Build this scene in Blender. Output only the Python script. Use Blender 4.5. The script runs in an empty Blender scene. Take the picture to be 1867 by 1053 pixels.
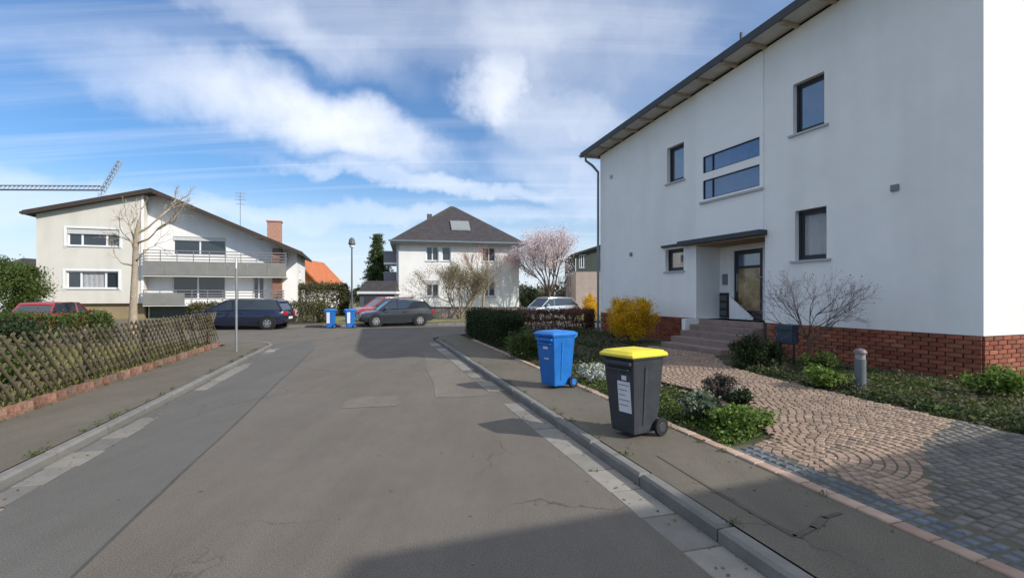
import bpy, bmesh, math, random
import numpy as np
from mathutils import Vector, Matrix
from mathutils.geometry import tessellate_polygon
R = math.radians
random.seed(7)
rng = np.random.default_rng(11)
S = bpy.context.scene
C = S.collection

# ------------------------------------------------------------------ camera, sky, sun, exposure
CAM_H = 1.65
cam_d = bpy.data.cameras.new('camera')
cam = bpy.data.objects.new('camera', cam_d)
C.objects.link(cam)
cam.location = (0, 0, CAM_H)
cam.rotation_euler = (R(90), 0, 0)
cam_d.sensor_width = 36
cam_d.lens = 36 * 900 / 1867
cam_d.shift_y = 11.5 / 1867
cam_d.clip_start = 0.05
cam_d.clip_end = 6000
S.camera = cam
S.view_settings.view_transform = 'Standard'
S.view_settings.look = 'None'
S.view_settings.gamma = 1
S.view_settings.use_curve_mapping = False
S.view_settings.exposure = 0.77

SUN_EL, SUN_AZ = R(32), math.atan2(.88, -.47)
sun_dir = Vector((math.sin(SUN_AZ) * math.cos(SUN_EL), math.cos(SUN_AZ) * math.cos(SUN_EL), math.sin(SUN_EL)))
sun_d = bpy.data.lights.new('sun', 'SUN')
sun_d.energy = 2.9
sun_d.angle = R(0.5)
sun_d.color = (1.0, 0.93, 0.84)
sun = bpy.data.objects.new('sun', sun_d)
C.objects.link(sun)
sun.rotation_euler = (-sun_dir).to_track_quat('-Z', 'Y').to_euler()


def make_world():
    w = bpy.data.worlds.new('World')
    S.world = w
    w.use_nodes = True
    nt = w.node_tree
    nt.nodes.clear()
    N, L = nt.nodes.new, nt.links.new
    out = N('ShaderNodeOutputWorld')
    bg = N('ShaderNodeBackground')
    bg.inputs['Strength'].default_value = 0.15
    L(bg.outputs[0], out.inputs[0])
    sky = N('ShaderNodeTexSky')
    sky.sky_type = 'NISHITA'
    sky.sun_disc = False
    sky.sun_elevation = SUN_EL
    sky.sun_rotation = SUN_AZ
    sky.air_density = 1.0
    sky.dust_density = 0.6
    sky.ozone_density = 1.6
    tc = N('ShaderNodeTexCoord')
    D = tc.outputs['Generated']

    def math_(op, a, b=None, c=None, clamp=False):
        m = N('ShaderNodeMath')
        m.operation = op
        m.use_clamp = clamp
        for i, v in enumerate((a, b, c)):
            if v is None:
                continue
            if isinstance(v, (int, float)):
                m.inputs[i].default_value = v
            else:
                L(v, m.inputs[i])
        return m.outputs[0]

    def dot(a, v):
        m = N('ShaderNodeVectorMath')
        m.operation = 'DOT_PRODUCT'
        L(a, m.inputs[0])
        m.inputs[1].default_value = v
        return m.outputs['Value']

    def ramp(x, lo, hi):
        m = N('ShaderNodeMapRange')
        m.interpolation_type = 'SMOOTHSTEP'
        m.inputs['From Min'].default_value = lo
        m.inputs['From Max'].default_value = hi
        L(x, m.inputs['Value'])
        return m.outputs['Result']

    def noise(v, scale, detail=5, rough=.55, dist=0.):
        n_ = N('ShaderNodeTexNoise')
        n_.inputs['Scale'].default_value = scale
        n_.inputs['Detail'].default_value = detail
        n_.inputs['Roughness'].default_value = rough
        n_.inputs['Distortion'].default_value = dist
        L(v, n_.inputs['Vector'])
        return n_
    # high cloud sheet: direction projected on a plane overhead
    sep = N('ShaderNodeSeparateXYZ')
    L(D, sep.inputs[0])
    zz = math_('MAXIMUM', math_('ADD', sep.outputs[2], .10), .02)
    comb = N('ShaderNodeCombineXYZ')
    L(math_('DIVIDE', sep.outputs[0], zz), comb.inputs[0])
    L(math_('DIVIDE', sep.outputs[1], zz), comb.inputs[1])
    mp = N('ShaderNodeMapping')
    mp.inputs['Rotation'].default_value = (0, 0, R(-28))
    mp.inputs['Scale'].default_value = (.30, 1.25, 1)
    mp.inputs['Location'].default_value = (3.1, 1.7, 0)
    L(comb.outputs[0], mp.inputs[0])
    streak = noise(mp.outputs[0], 1.15, 8, .58, .35).outputs[0]
    soft = noise(comb.outputs[0], .55, 4, .5).outputs[0]
    sheet = math_('MULTIPLY', ramp(streak, .42, .74), ramp(soft, .40, .68))
    # warped direction for the ragged cloud banks
    wn = noise(D, 5.5, 6, .6)
    sub = N('ShaderNodeVectorMath')
    sub.operation = 'SUBTRACT'
    L(wn.outputs['Color'], sub.inputs[0])
    sub.inputs[1].default_value = (.5, .5, .5)
    ma = N('ShaderNodeVectorMath')
    ma.operation = 'MULTIPLY_ADD'
    L(sub.outputs[0], ma.inputs[0])
    ma.inputs[1].default_value = (.22, .10, .13)
    L(D, ma.inputs[2])
    W = ma.outputs[0]
    total = math_('MULTIPLY', sheet, .38)
    # (azimuth deg, elevation deg, half width, half height, tilt deg, weight): banks of thin cloud all round the sky
    banks = [(-25.5, 18.6, .23, .062, -7, .72), (-17, 17.6, .16, .055, -10, .78), (-36, 28.5, .34, .04, -9, .42), (-12, 28, .22, .06, 0, .28),
             (-2.6, 22.6, .055, .05, 25, .62), (0.5, 20, .12, .035, -20, .35), (1.5, 27.5, .11, .10, 20, .4), (5, 19, .14, .045, -12, .4),
             (-11, 12.8, .24, .016, -3, .6), (-14, 9, .40, .02, 2, .4), (6, 13, .16, .05, -25, .45), (12, 25, .15, .12, 10, .3),
             (-48, 8, .30, .04, 0, .45), (70, 30, .35, .12, 10, .7), (120, 18, .35, .1, 0, .7), (170, 28, .4, .12, 0, .7),
             (-100, 25, .35, .1, -10, .7), (-140, 15, .35, .1, 0, .7)]
    for az, el, ha, hb, tilt, wt in banks:
        a, e, t = R(az), R(el), R(tilt)
        c = Vector((math.sin(a) * math.cos(e), math.cos(a) * math.cos(e), math.sin(e)))
        r = Vector((math.cos(a), -math.sin(a), 0))
        u = r.cross(c)
        r2, u2 = r * math.cos(t) + u * math.sin(t), -r * math.sin(t) + u * math.cos(t)
        p = math_('DIVIDE', dot(W, r2), ha)
        q = math_('DIVIDE', dot(W, u2), hb)
        d2 = math_('ADD', math_('MULTIPLY', p, p), math_('MULTIPLY', q, q))
        m = math_('SUBTRACT', 1.0, ramp(d2, .0, 1.9))
        m = math_('MULTIPLY', m, math_('GREATER_THAN', dot(D, c), 0))
        m = math_('MULTIPLY', m, wt)
        total = math_('SUBTRACT', math_('ADD', total, m), math_('MULTIPLY', total, m))
    fine = noise(W, 7, 6, .52).outputs[0]
    total = math_('MULTIPLY', total, math_('ADD', math_('MULTIPLY', ramp(fine, .25, .75), .42), .58), clamp=True)
    # long fine wisps, and a thin veil thickened overhead, mostly out of view, to brighten the shade
    mp2 = N('ShaderNodeMapping')
    mp2.inputs['Rotation'].default_value = (0, 0, R(-35))
    mp2.inputs['Scale'].default_value = (.16, 2.4, 1)
    mp2.inputs['Location'].default_value = (.4, 5.2, 0)
    L(comb.outputs[0], mp2.inputs[0])
    wisp = math_('MULTIPLY', ramp(noise(mp2.outputs[0], 1.5, 7, .6, .9).outputs[0], .48, .85), .3)
    veil = math_('MULTIPLY', math_('MULTIPLY', ramp(sep.outputs[2], .44, .85), .9), math_('ADD', math_('MULTIPLY', ramp(streak, .35, .65), .4), .6))
    thin = math_('ADD', math_('MULTIPLY', soft, .10), .01)
    for x_ in (wisp, veil, thin):
        total = math_('SUBTRACT', math_('ADD', total, x_), math_('MULTIPLY', total, x_), clamp=True)
    # pale air towards the horizon
    hz = math_('MULTIPLY', math_('SUBTRACT', 1.0, ramp(sep.outputs[2], .0, .25)), .82)
    tint = N('ShaderNodeMix')
    tint.data_type = 'RGBA'
    tint.blend_type = 'MULTIPLY'
    tint.inputs['Factor'].default_value = 1
    L(sky.outputs[0], tint.inputs[6])
    tint.inputs[7].default_value = (.225, .415, .58, 1)
    mix = N('ShaderNodeMix')
    mix.data_type = 'RGBA'
    L(total, mix.inputs['Factor'])
    L(tint.outputs[2], mix.inputs[6])
    mix.inputs[7].default_value = (4.35, 4.5, 4.85, 1)
    mixh = N('ShaderNodeMix')
    mixh.data_type = 'RGBA'
    L(hz, mixh.inputs['Factor'])
    L(mix.outputs[2], mixh.inputs[6])
    mixh.inputs[7].default_value = (3.45, 3.7, 4.0, 1)
    L(mixh.outputs[2], bg.inputs['Color'])


make_world()

# ------------------------------------------------------------------ materials
MATS = {}


def mat(name, col, rough=.85, var=.18, scale=3., bump=0., bscale=60., metal=0., spec=.4, per=None, pervar=.25,
        col2=None, speckle=0., sscale=250., coat=0., stain=0., wear=0., crack=0.):
    """col with mottling; per='obj'/'island' gives every piece its own tone; col2 is a second hue mixed by piece/mottling."""
    if name in MATS:
        return MATS[name]
    m = bpy.data.materials.new(name)
    m.use_nodes = True
    nt = m.node_tree
    nt.nodes.clear()
    N, L = nt.nodes.new, nt.links.new
    out = N('ShaderNodeOutputMaterial')
    b = N('ShaderNodeBsdfPrincipled')
    L(b.outputs[0], out.inputs[0])
    b.inputs['Roughness'].default_value = rough
    b.inputs['Metallic'].default_value = metal
    b.inputs['Specular IOR Level'].default_value = spec
    b.inputs['Coat Weight'].default_value = coat
    tc = N('ShaderNodeTexCoord')
    P = tc.outputs['Object']
    nz = N('ShaderNodeTexNoise')
    nz.inputs['Scale'].default_value = scale
    nz.inputs['Detail'].default_value = 7
    nz.inputs['Roughness'].default_value = .62
    L(P, nz.inputs['Vector'])
    rnd = None
    if per == 'obj':
        rnd = N('ShaderNodeObjectInfo').outputs['Random']
    elif per == 'island':
        rnd = N('ShaderNodeNewGeometry').outputs['Random Per Island']
    mx = N('ShaderNodeMix')
    mx.data_type = 'RGBA'
    mx.inputs[6].default_value = (*col, 1)
    mx.inputs[7].default_value = (*(col2 or col), 1)
    mx.clamp_factor = True
    if rnd is not None:
        ad = N('ShaderNodeMath')
        ad.operation = 'MULTIPLY_ADD'
        L(nz.outputs[0], ad.inputs[0])
        ad.inputs[1].default_value = .5
        L(rnd, ad.inputs[2])
        sb = N('ShaderNodeMath')
        sb.operation = 'SUBTRACT'
        L(ad.outputs[0], sb.inputs[0])
        sb.inputs[1].default_value = .25
        L(sb.outputs[0], mx.inputs['Factor'])
    else:
        mr0 = N('ShaderNodeMapRange')
        mr0.inputs['From Min'].default_value = .35
        mr0.inputs['From Max'].default_value = .65
        L(nz.outputs[0], mr0.inputs['Value'])
        L(mr0.outputs[0], mx.inputs['Factor'])
    val = N('ShaderNodeMapRange')
    val.inputs['From Min'].default_value = .3
    val.inputs['From Max'].default_value = .7
    val.inputs['To Min'].default_value = 1 - var
    val.inputs['To Max'].default_value = 1 + var
    L(nz.outputs[0], val.inputs['Value'])
    v = val.outputs[0]

    def mul(a, bb):
        k = N('ShaderNodeMath')
        k.operation = 'MULTIPLY'
        L(a, k.inputs[0])
        L(bb, k.inputs[1])
        return k.outputs[0]
    if rnd is not None:
        pr = N('ShaderNodeMapRange')
        pr.inputs['To Min'].default_value = 1 - pervar
        pr.inputs['To Max'].default_value = 1 + pervar
        fr = N('ShaderNodeMath')
        fr.operation = 'FRACT'
        m7 = N('ShaderNodeMath')
        m7.operation = 'MULTIPLY'
        L(rnd, m7.inputs[0])
        m7.inputs[1].default_value = 7.31
        L(m7.outputs[0], fr.inputs[0])
        L(fr.outputs[0], pr.inputs['Value'])
        v = mul(v, pr.outputs[0])
    if speckle:
        sn = N('ShaderNodeTexNoise')
        sn.inputs['Scale'].default_value = sscale
        sn.inputs['Detail'].default_value = 2
        L(P, sn.inputs['Vector'])
        sr = N('ShaderNodeMapRange')
        sr.inputs['From Min'].default_value = .3
        sr.inputs['From Max'].default_value = .7
        sr.inputs['To Min'].default_value = 1 - speckle
        sr.inputs['To Max'].default_value = 1 + speckle
        L(sn.outputs[0], sr.inputs['Value'])
        v = mul(v, sr.outputs[0])
    if stain:
        st = N('ShaderNodeTexNoise')
        st.inputs['Scale'].default_value = .9
        st.inputs['Detail'].default_value = 6
        mpn = N('ShaderNodeMapping')
        mpn.inputs['Scale'].default_value = (1.6, 1.6, .22)
        L(P, mpn.inputs[0])
        L(mpn.outputs[0], st.inputs['Vector'])
        sr = N('ShaderNodeMapRange')
        sr.inputs['From Min'].default_value = .45
        sr.inputs['From Max'].default_value = .75
        sr.inputs['To Min'].default_value = 1
        sr.inputs['To Max'].default_value = 1 - stain
        L(st.outputs[0], sr.inputs['Value'])
        v = mul(v, sr.outputs[0])
    if wear:        # tyre-worn streaks and damp blotches along the street
        for sc, k in (((1.5, .10, 1), wear), ((.9, .55, 1), wear * .8), ((7., 4., 1), wear * .5)):
            mp_ = N('ShaderNodeMapping')
            mp_.inputs['Rotation'].default_value = (0, 0, -math.atan2(.2746, .9616))
            mp_.inputs['Scale'].default_value = sc
            L(P, mp_.inputs[0])
            wn = N('ShaderNodeTexNoise')
            wn.inputs['Scale'].default_value = 1.3
            wn.inputs['Detail'].default_value = 6
            wn.inputs['Roughness'].default_value = .65
            L(mp_.outputs[0], wn.inputs['Vector'])
            wr = N('ShaderNodeMapRange')
            wr.inputs['From Min'].default_value = .32
            wr.inputs['From Max'].default_value = .68
            wr.inputs['To Min'].default_value = 1 - k
            wr.inputs['To Max'].default_value = 1 + k
            L(wn.outputs[0], wr.inputs['Value'])
            v = mul(v, wr.outputs[0])
    if crack:       # hairline cracks, only here and there
        dn = N('ShaderNodeTexNoise')
        dn.inputs['Scale'].default_value = 1.6
        dn.inputs['Detail'].default_value = 5
        L(P, dn.inputs['Vector'])
        va = N('ShaderNodeVectorMath')
        va.operation = 'MULTIPLY_ADD'
        L(dn.outputs['Color'], va.inputs[0])
        va.inputs[1].default_value = (.9, .9, .9)
        L(P, va.inputs[2])
        vo = N('ShaderNodeTexVoronoi')
        vo.feature = 'DISTANCE_TO_EDGE'
        vo.inputs['Scale'].default_value = .42
        L(va.outputs[0], vo.inputs['Vector'])
        cr_ = N('ShaderNodeMapRange')
        cr_.inputs['From Min'].default_value = .0
        cr_.inputs['From Max'].default_value = .006
        cr_.inputs['To Min'].default_value = 1 - crack
        L(vo.outputs['Distance'], cr_.inputs['Value'])
        mk = N('ShaderNodeTexNoise')
        mk.inputs['Scale'].default_value = .35
        L(P, mk.inputs['Vector'])
        mr = N('ShaderNodeMapRange')
        mr.inputs['From Min'].default_value = .5
        mr.inputs['From Max'].default_value = .58
        L(mk.outputs[0], mr.inputs['Value'])
        cm = N('ShaderNodeMix')
        cm.data_type = 'FLOAT'
        cm.inputs[2].default_value = 1
        L(mr.outputs[0], cm.inputs[0])
        L(cr_.outputs[0], cm.inputs[3])
        v = mul(v, cm.outputs[0])
    hs = N('ShaderNodeHueSaturation')
    L(mx.outputs[2], hs.inputs['Color'])
    L(v, hs.inputs['Value'])
    L(hs.outputs[0], b.inputs['Base Color'])
    if bump:
        bn = N('ShaderNodeTexNoise')
        bn.inputs['Scale'].default_value = bscale
        bn.inputs['Detail'].default_value = 4
        L(P, bn.inputs['Vector'])
        bp = N('ShaderNodeBump')
        bp.inputs['Strength'].default_value = bump
        bp.inputs['Distance'].default_value = .02
        L(bn.outputs[0], bp.inputs['Height'])
        L(bp.outputs[0], b.inputs['Normal'])
    MATS[name] = m
    return m


def leafmat(name, col, col2, rough=.6):
    m = mat(name, col, rough, .1, 2., per='island', pervar=.4, col2=col2, spec=.25)
    nt = m.node_tree
    b = next(x for x in nt.nodes if x.type == 'BSDF_PRINCIPLED')
    out = next(x for x in nt.nodes if x.type == 'OUTPUT_MATERIAL')
    tr = nt.nodes.new('ShaderNodeBsdfTranslucent')
    src = b.inputs['Base Color'].links[0].from_socket
    nt.links.new(src, tr.inputs['Color'])
    ms = nt.nodes.new('ShaderNodeMixShader')
    ms.inputs[0].default_value = .3
    nt.links.new(b.outputs[0], ms.inputs[1])
    nt.links.new(tr.outputs[0], ms.inputs[2])
    nt.links.new(ms.outputs[0], out.inputs[0])
    return m


ASPH_NEW = (.112, .114, .116)
M_ROAD = mat('asphalt_road', (.136, .119, .098), .93, .13, .5, .25, 190, speckle=.4, sscale=110, wear=.09, crack=.5, col2=(.120, .107, .092))
M_ROAD2 = mat('asphalt_lane', (.116, .110, .099), .93, .09, .6, .25, 190, speckle=.38, sscale=110, wear=.08, crack=.5, col2=(.104, .100, .092))
M_PAVE = mat('asphalt_pavement', (.126, .111, .083), .94, .14, .8, .25, 160, speckle=.4, sscale=110, wear=.10, crack=.4, col2=(.112, .099, .080))
M_PATCH = mat('asphalt_patch', (.148, .130, .107), .94, .12, 1.2, .2, 170, speckle=.4, sscale=110, wear=.08)
M_TAR = mat('tar', (.062, .058, .052), .7, .25, 4, .2, 60)
M_KERB = mat('kerb_concrete', (.165, .16, .148), .9, .16, 5, .25, 80, per='obj', pervar=.12, speckle=.12, sscale=120)
M_GUT = mat('gutter_concrete', (.235, .22, .19), .92, .18, 4, .25, 70, per='obj', pervar=.22, col2=(.165, .158, .145), speckle=.15, sscale=120)
M_EDGE = mat('edging_brick', (.32, .22, .165), .88, .16, 6, .25, 70, per='obj', pervar=.2, col2=(.36, .27, .21))
M_SETT = mat('sett_basalt', (.085, .105, .135), .75, .15, 6, .3, 50, per='obj', pervar=.25, col2=(.10, .11, .125))
M_SETT_I = mat('sett_basalt_far', (.085, .105, .135), .75, .15, 6, .3, 50, per='island', pervar=.25, col2=(.10, .11, .125))
M_COB = mat('cobble_pink', (.30, .215, .155), .85, .15, 6, .3, 50, per='obj', pervar=.22, col2=(.245, .175, .135))
M_COB_I = mat('cobble_pink_far', (.30, .215, .155), .85, .15, 6, .3, 50, per='island', pervar=.22, col2=(.245, .175, .135))
M_COBG = mat('cobble_grey', (.105, .10, .094), .85, .15, 6, .3, 50, per='obj', pervar=.25, col2=(.14, .13, .115))
M_COBG_I = mat('cobble_grey_far', (.105, .10, .094), .85, .15, 6, .3, 50, per='island', pervar=.25, col2=(.14, .13, .115))
M_SAND = mat('joint_sand', (.12, .10, .08), .95, .25, 6, .3, 60, col2=(.07, .08, .04))
M_SOIL = mat('garden_soil', (.055, .045, .032), .95, .35, 2.5, .8, 25, col2=(.05, .06, .025))
M_GROUND = mat('terrain', (.07, .075, .035), .95, .3, .3, .3, 10, col2=(.09, .08, .05))
M_LAWN = mat('lawn', (.14, .15, .05), .95, .3, 1.2, .8, 40, col2=(.19, .175, .075))
M_STUCCO = mat('stucco_white', (.86, .855, .83), .92, .035, 1.1, .5, 120, stain=.07)
M_STUCCO2 = mat('stucco_panel', (.88, .875, .855), .92, .03, 1.1, .45, 120, stain=.03)
M_CREAM = mat('stucco_cream', (.60, .575, .515), .92, .05, .6, .3, 60, stain=.1)
M_WHITE = mat('stucco_warm_white', (.78, .77, .745), .92, .04, .6, .3, 60, stain=.08)
M_BRICK = mat('brick_red', (.22, .062, .035), .88, .2, 9, .35, 60, per='obj', pervar=.25, col2=(.27, .10, .055))
M_BRICK_I = mat('brick_red_far', (.22, .062, .035), .88, .2, 9, .35, 60, per='island', pervar=.25, col2=(.27, .10, .055))
M_KBRICK = mat('brick_weathered', (.20, .085, .055), .9, .45, 11, .35, 50, per='obj', pervar=.35, col2=(.20, .15, .11), speckle=.25, sscale=30)
M_CHIM = mat('chimney_brick', (.40, .22, .16), .9, .25, 9, .35, 50)
M_MORTAR = mat('mortar', (.26, .22, .19), .95, .15, 8, .2, 80)
M_ROOF = mat('roof_slate', (.036, .034, .038), .75, .2, 3, .5, 9, col2=(.05, .042, .042))
M_FASCIA = mat('fascia_dark', (.045, .05, .055), .6, .12, 3)
M_EAVEB = mat('fascia_brown', (.05, .035, .028), .7, .15, 3)
M_SOFFIT = mat('soffit_board', (.58, .55, .50), .8, .12, 3)
M_WOOD = mat('purlin_wood', (.33, .19, .10), .7, .2, 5)
M_DWOOD = mat('door_wood', (.17, .085, .035), .45, .25, 2.2)
M_ANTH = mat('frame_anthracite', (.022, .025, .03), .45, .08, 3)
M_FRAME = mat('frame_white', (.72, .73, .73), .5, .04, 3)
M_SILL = mat('sill_metal', (.42, .43, .44), .5, .08, 4)
M_ZINC = mat('zinc', (.20, .23, .25), .45, .12, 4, metal=.6)
M_GLASS = mat('window_glass', (.03, .038, .048), .04, .2, 1, spec=.9)
M_GLASSR = mat('window_glass_clean', (.03, .042, .058), .03, .2, 1, spec=.9)
M_GLASSR.node_tree.nodes['Principled BSDF'].inputs['IOR'].default_value = 2.1
M_GLASSC = None
M_GLASSB = mat('stair_glass', (.05, .09, .20), .10, .25, 2.5, spec=.8)
M_GLASSB.node_tree.nodes['Principled BSDF'].inputs['IOR'].default_value = 1.8
M_SHUT = mat('shutter_slats', (.60, .60, .58), .6, .05, 3)
M_CURT = mat('curtain', (.80, .80, .82), .8, .1, 5)
M_STEP = mat('step_stone', (.24, .18, .155), .85, .15, 5, .3, 50, per='obj', pervar=.08)
M_PLAST_Y = mat('lid_yellow', (.68, .58, .04), .48, .14, 5, .05, 90)
M_PLAST_G = mat('bin_grey', (.040, .045, .053), .55, .22, 5, .1, 120, stain=.0, speckle=.12, sscale=40)
M_PLAST_B = mat('bin_blue', (.016, .155, .50), .48, .16, 4, .08, 120, speckle=.1, sscale=40)
M_RUB = mat('rubber', (.015, .015, .016), .8, .2, 8)
M_STICK = mat('sticker', (.62, .63, .66), .55, .05, 12)
M_INK = mat('ink', (.05, .05, .07), .6, .05, 9)
M_SLAT = mat('fence_wood', (.085, .070, .042), .85, .3, 7, .4, 30, per='obj', pervar=.32, col2=(.105, .092, .052))
M_POSTW = mat('fence_post_wood', (.10, .085, .055), .9, .25, 6)
M_BARK = mat('bark_pale', (.33, .27, .20), .9, .25, 8, .6, 30)
M_BARKD = mat('bark_dark', (.10, .075, .055), .9, .25, 8, .5, 30)
M_TWIG = mat('twig_olive', (.24, .20, .115), .9, .2, 4, col2=(.20, .16, .11))
M_TWIGP = mat('twig_pink', (.32, .20, .16), .9, .2, 4)
M_GALV = mat('galvanised', (.30, .32, .32), .45, .12, 6, metal=.5)
M_LAMP = mat('lamp_paint', (.09, .10, .11), .5, .1, 5)
M_STONE = mat('stone', (.22, .20, .18), .9, .25, 6, .6, 20)
M_CRANE = mat('crane_steel_hazy', (.34, .40, .47), .6, .1, 2)  # distance haze is mixed into this steel colour
M_ORANGE = mat('roof_orange', (.42, .13, .05), .85, .2, 2, .5, 8)
M_RAIL = mat('rail_grey', (.19, .19, .205), .6, .1, 3)
M_PANEL = mat('balcony_panel', (.20, .198, .185), .75, .1, 2)
M_OCHRE = mat('plinth_ochre', (.26, .20, .12), .9, .12, 1.2, .3, 30)
M_DARK = mat('dark_interior', (.012, .012, .013), .9, .1, 2)
M_PINKW = mat('wall_pinkish', (.42, .34, .30), .9, .12, 1.5, .3, 30)

L_GREEN = leafmat('leaf_green', (.055, .095, .022), (.10, .135, .03))
L_DARK = leafmat('leaf_dark', (.022, .042, .014), (.04, .06, .02))
L_BRIGHT = leafmat('leaf_bright', (.11, .19, .03), (.15, .22, .05))
L_OLIVE = leafmat('leaf_olive', (.085, .095, .035), (.12, .11, .055))
L_BROWN = leafmat('leaf_beech', (.20, .085, .05), (.15, .08, .055))
L_FORS = leafmat('petal_forsythia', (.80, .52, .02), (.62, .36, .02))
L_PINK = leafmat('petal_pink', (.66, .55, .57), (.74, .64, .64))
L_WHITE = leafmat('petal_white', (.62, .64, .60), (.50, .55, .48))
L_CONI = leafmat('needles', (.07, .11, .035), (.10, .135, .05))
L_HEATH = leafmat('leaf_heather', (.13, .105, .10), (.085, .08, .05))
L_BUD = leafmat('bud_pale', (.36, .33, .36), (.28, .25, .25))


def clear_glass():
    m = bpy.data.materials.new('clear_glass')
    m.use_nodes = True
    nt = m.node_tree
    b = nt.nodes['Principled BSDF']
    b.inputs['Base Color'].default_value = (.03, .035, .04, 1)
    b.inputs['Roughness'].default_value = .04
    b.inputs['Specular IOR Level'].default_value = .9
    b.inputs['Alpha'].default_value = .2
    return m


M_GLASSC = clear_glass()

# ------------------------------------------------------------------ helpers
def tag(o, label=None, cat=None, group=None, kind=None):
    if label: o['label'] = label
    if cat: o['category'] = cat
    if group: o['group'] = group
    if kind: o['kind'] = kind
    return o


def empty(name, loc=(0, 0, 0), rz=0., **k):
    o = bpy.data.objects.new(name, None)
    o.empty_display_size = .2
    C.objects.link(o)
    o.location = loc
    o.rotation_euler = (0, 0, rz)
    return tag(o, **k)


class MB:
    def __init__(self):
        self.v, self.f, self.mi = [], [], []
        self.m = 0

    def add(self, vs, fs):
        b = len(self.v)
        self.v += [tuple(p) for p in vs]
        self.f += [tuple(i + b for i in f) for f in fs]
        self.mi += [self.m] * len(fs)
        return self

    def box(self, x0, x1, y0, y1, z0, z1):
        return self.add([(x0, y0, z0), (x1, y0, z0), (x1, y1, z0), (x0, y1, z0), (x0, y0, z1), (x1, y0, z1), (x1, y1, z1), (x0, y1, z1)],
                        [(0, 3, 2, 1), (4, 5, 6, 7), (0, 1, 5, 4), (1, 2, 6, 5), (2, 3, 7, 6), (3, 0, 4, 7)])

    def hexa(self, b, t):
        """box from 4 bottom and 4 top points, both counter-clockwise from above"""
        return self.add(list(b) + list(t), [(0, 3, 2, 1), (4, 5, 6, 7), (0, 1, 5, 4), (1, 2, 6, 5), (2, 3, 7, 6), (3, 0, 4, 7)])

    def prism(self, poly, z0, z1):
        n_ = len(poly)
        return self.add([(x, y, z0) for x, y in poly] + [(x, y, z1) for x, y in poly],
                        [tuple(range(n_ - 1, -1, -1)), tuple(range(n_, 2 * n_))] + [(i, (i + 1) % n_, n_ + (i + 1) % n_, n_ + i) for i in range(n_)])

    def tube(self, pts, rad, n_=6, cap=True):
        pts = [Vector(p) for p in pts]
        if isinstance(rad, (int, float)): rad = [rad] * len(pts)
        vs, fs = [], []
        for i, p in enumerate(pts):
            t = (pts[min(i + 1, len(pts) - 1)] - pts[max(i - 1, 0)])
            t = t.normalized() if t.length > 1e-9 else Vector((0, 0, 1))
            a = t.cross(Vector((0, 0, 1)) if abs(t.z) < .9 else Vector((1, 0, 0))).normalized()
            b = t.cross(a)
            for k in range(n_):
                an = 2 * math.pi * k / n_
                vs.append(p + (a * math.cos(an) + b * math.sin(an)) * rad[i])
        for i in range(len(pts) - 1):
            for k in range(n_):
                fs.append((i * n_ + k, i * n_ + (k + 1) % n_, (i + 1) * n_ + (k + 1) % n_, (i + 1) * n_ + k))
        if cap:
            fs.append(tuple(range(n_ - 1, -1, -1)))
            fs.append(tuple(range((len(pts) - 1) * n_, len(pts) * n_)))
        return self.add(vs, fs)

    def lathe(self, prof, n_=16, c=(0, 0, 0)):
        vs, fs = [], []
        for r, z in prof:
            for k in range(n_):
                an = 2 * math.pi * k / n_
                vs.append((c[0] + r * math.cos(an), c[1] + r * math.sin(an), c[2] + z))
        for i in range(len(prof) - 1):
            for k in range(n_):
                fs.append((i * n_ + k, i * n_ + (k + 1) % n_, (i + 1) * n_ + (k + 1) % n_, (i + 1) * n_ + k))
        fs.append(tuple(range(n_ - 1, -1, -1)))
        fs.append(tuple(range((len(prof) - 1) * n_, len(prof) * n_)))
        return self.add(vs, fs)

    def wheel(self, c, r, w, n_=20, prof=None):
        """lathe about the local y axis"""
        prof = prof or [(r * .62, -w / 2), (r * .93, -w / 2), (r, -w / 2 + w * .18), (r, w / 2 - w * .18), (r * .93, w / 2), (r * .62, w / 2)]
        t = MB().lathe(prof, n_)
        return self.add([(c[0] + x, c[1] + z, c[2] + y) for x, y, z in t.v], [tuple(reversed(f)) for f in t.f])

    def mesh(self, name, mats, smooth=False, bevel=0., fixn=False):
        me = bpy.data.meshes.new(name)
        me.from_pydata(self.v, [], self.f)
        for m in (mats if isinstance(mats, (list, tuple)) else [mats]):
            me.materials.append(m)
        if any(self.mi):
            me.polygons.foreach_set('material_index', self.mi)
        if bevel or fixn:
            bm = bmesh.new()
            bm.from_mesh(me)
            bmesh.ops.recalc_face_normals(bm, faces=bm.faces)
            if bevel:
                ed = [e for e in bm.edges if e.is_manifold and e.calc_face_angle(0) > .5]
                bmesh.ops.bevel(bm, geom=ed, offset=bevel, segments=2, profile=.6, affect='EDGES', clamp_overlap=True)
            bm.to_mesh(me)
            bm.free()
        if smooth:
            me.polygons.foreach_set('use_smooth', [True] * len(me.polygons))
            try: me.set_sharp_from_angle(angle=R(40))
            except Exception: pass
        me.update()
        return me

    def build(self, name, mats, parent=None, **k):
        o = bpy.data.objects.new(name, self.mesh(name, mats, **k))
        C.objects.link(o)
        if parent: o.parent = parent
        return o


def inst(name, me, parent, loc=(0, 0, 0), rot=(0, 0, 0), scale=(1, 1, 1)):
    o = bpy.data.objects.new(name, me)
    C.objects.link(o)
    o.parent = parent
    o.location, o.rotation_euler, o.scale = loc, rot, scale
    return o


def copy_tree(o, parent=None):
    c = o.copy()
    C.objects.link(c)
    if parent: c.parent = parent
    for ch in list(o.children): copy_tree(ch, c)
    return c


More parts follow.
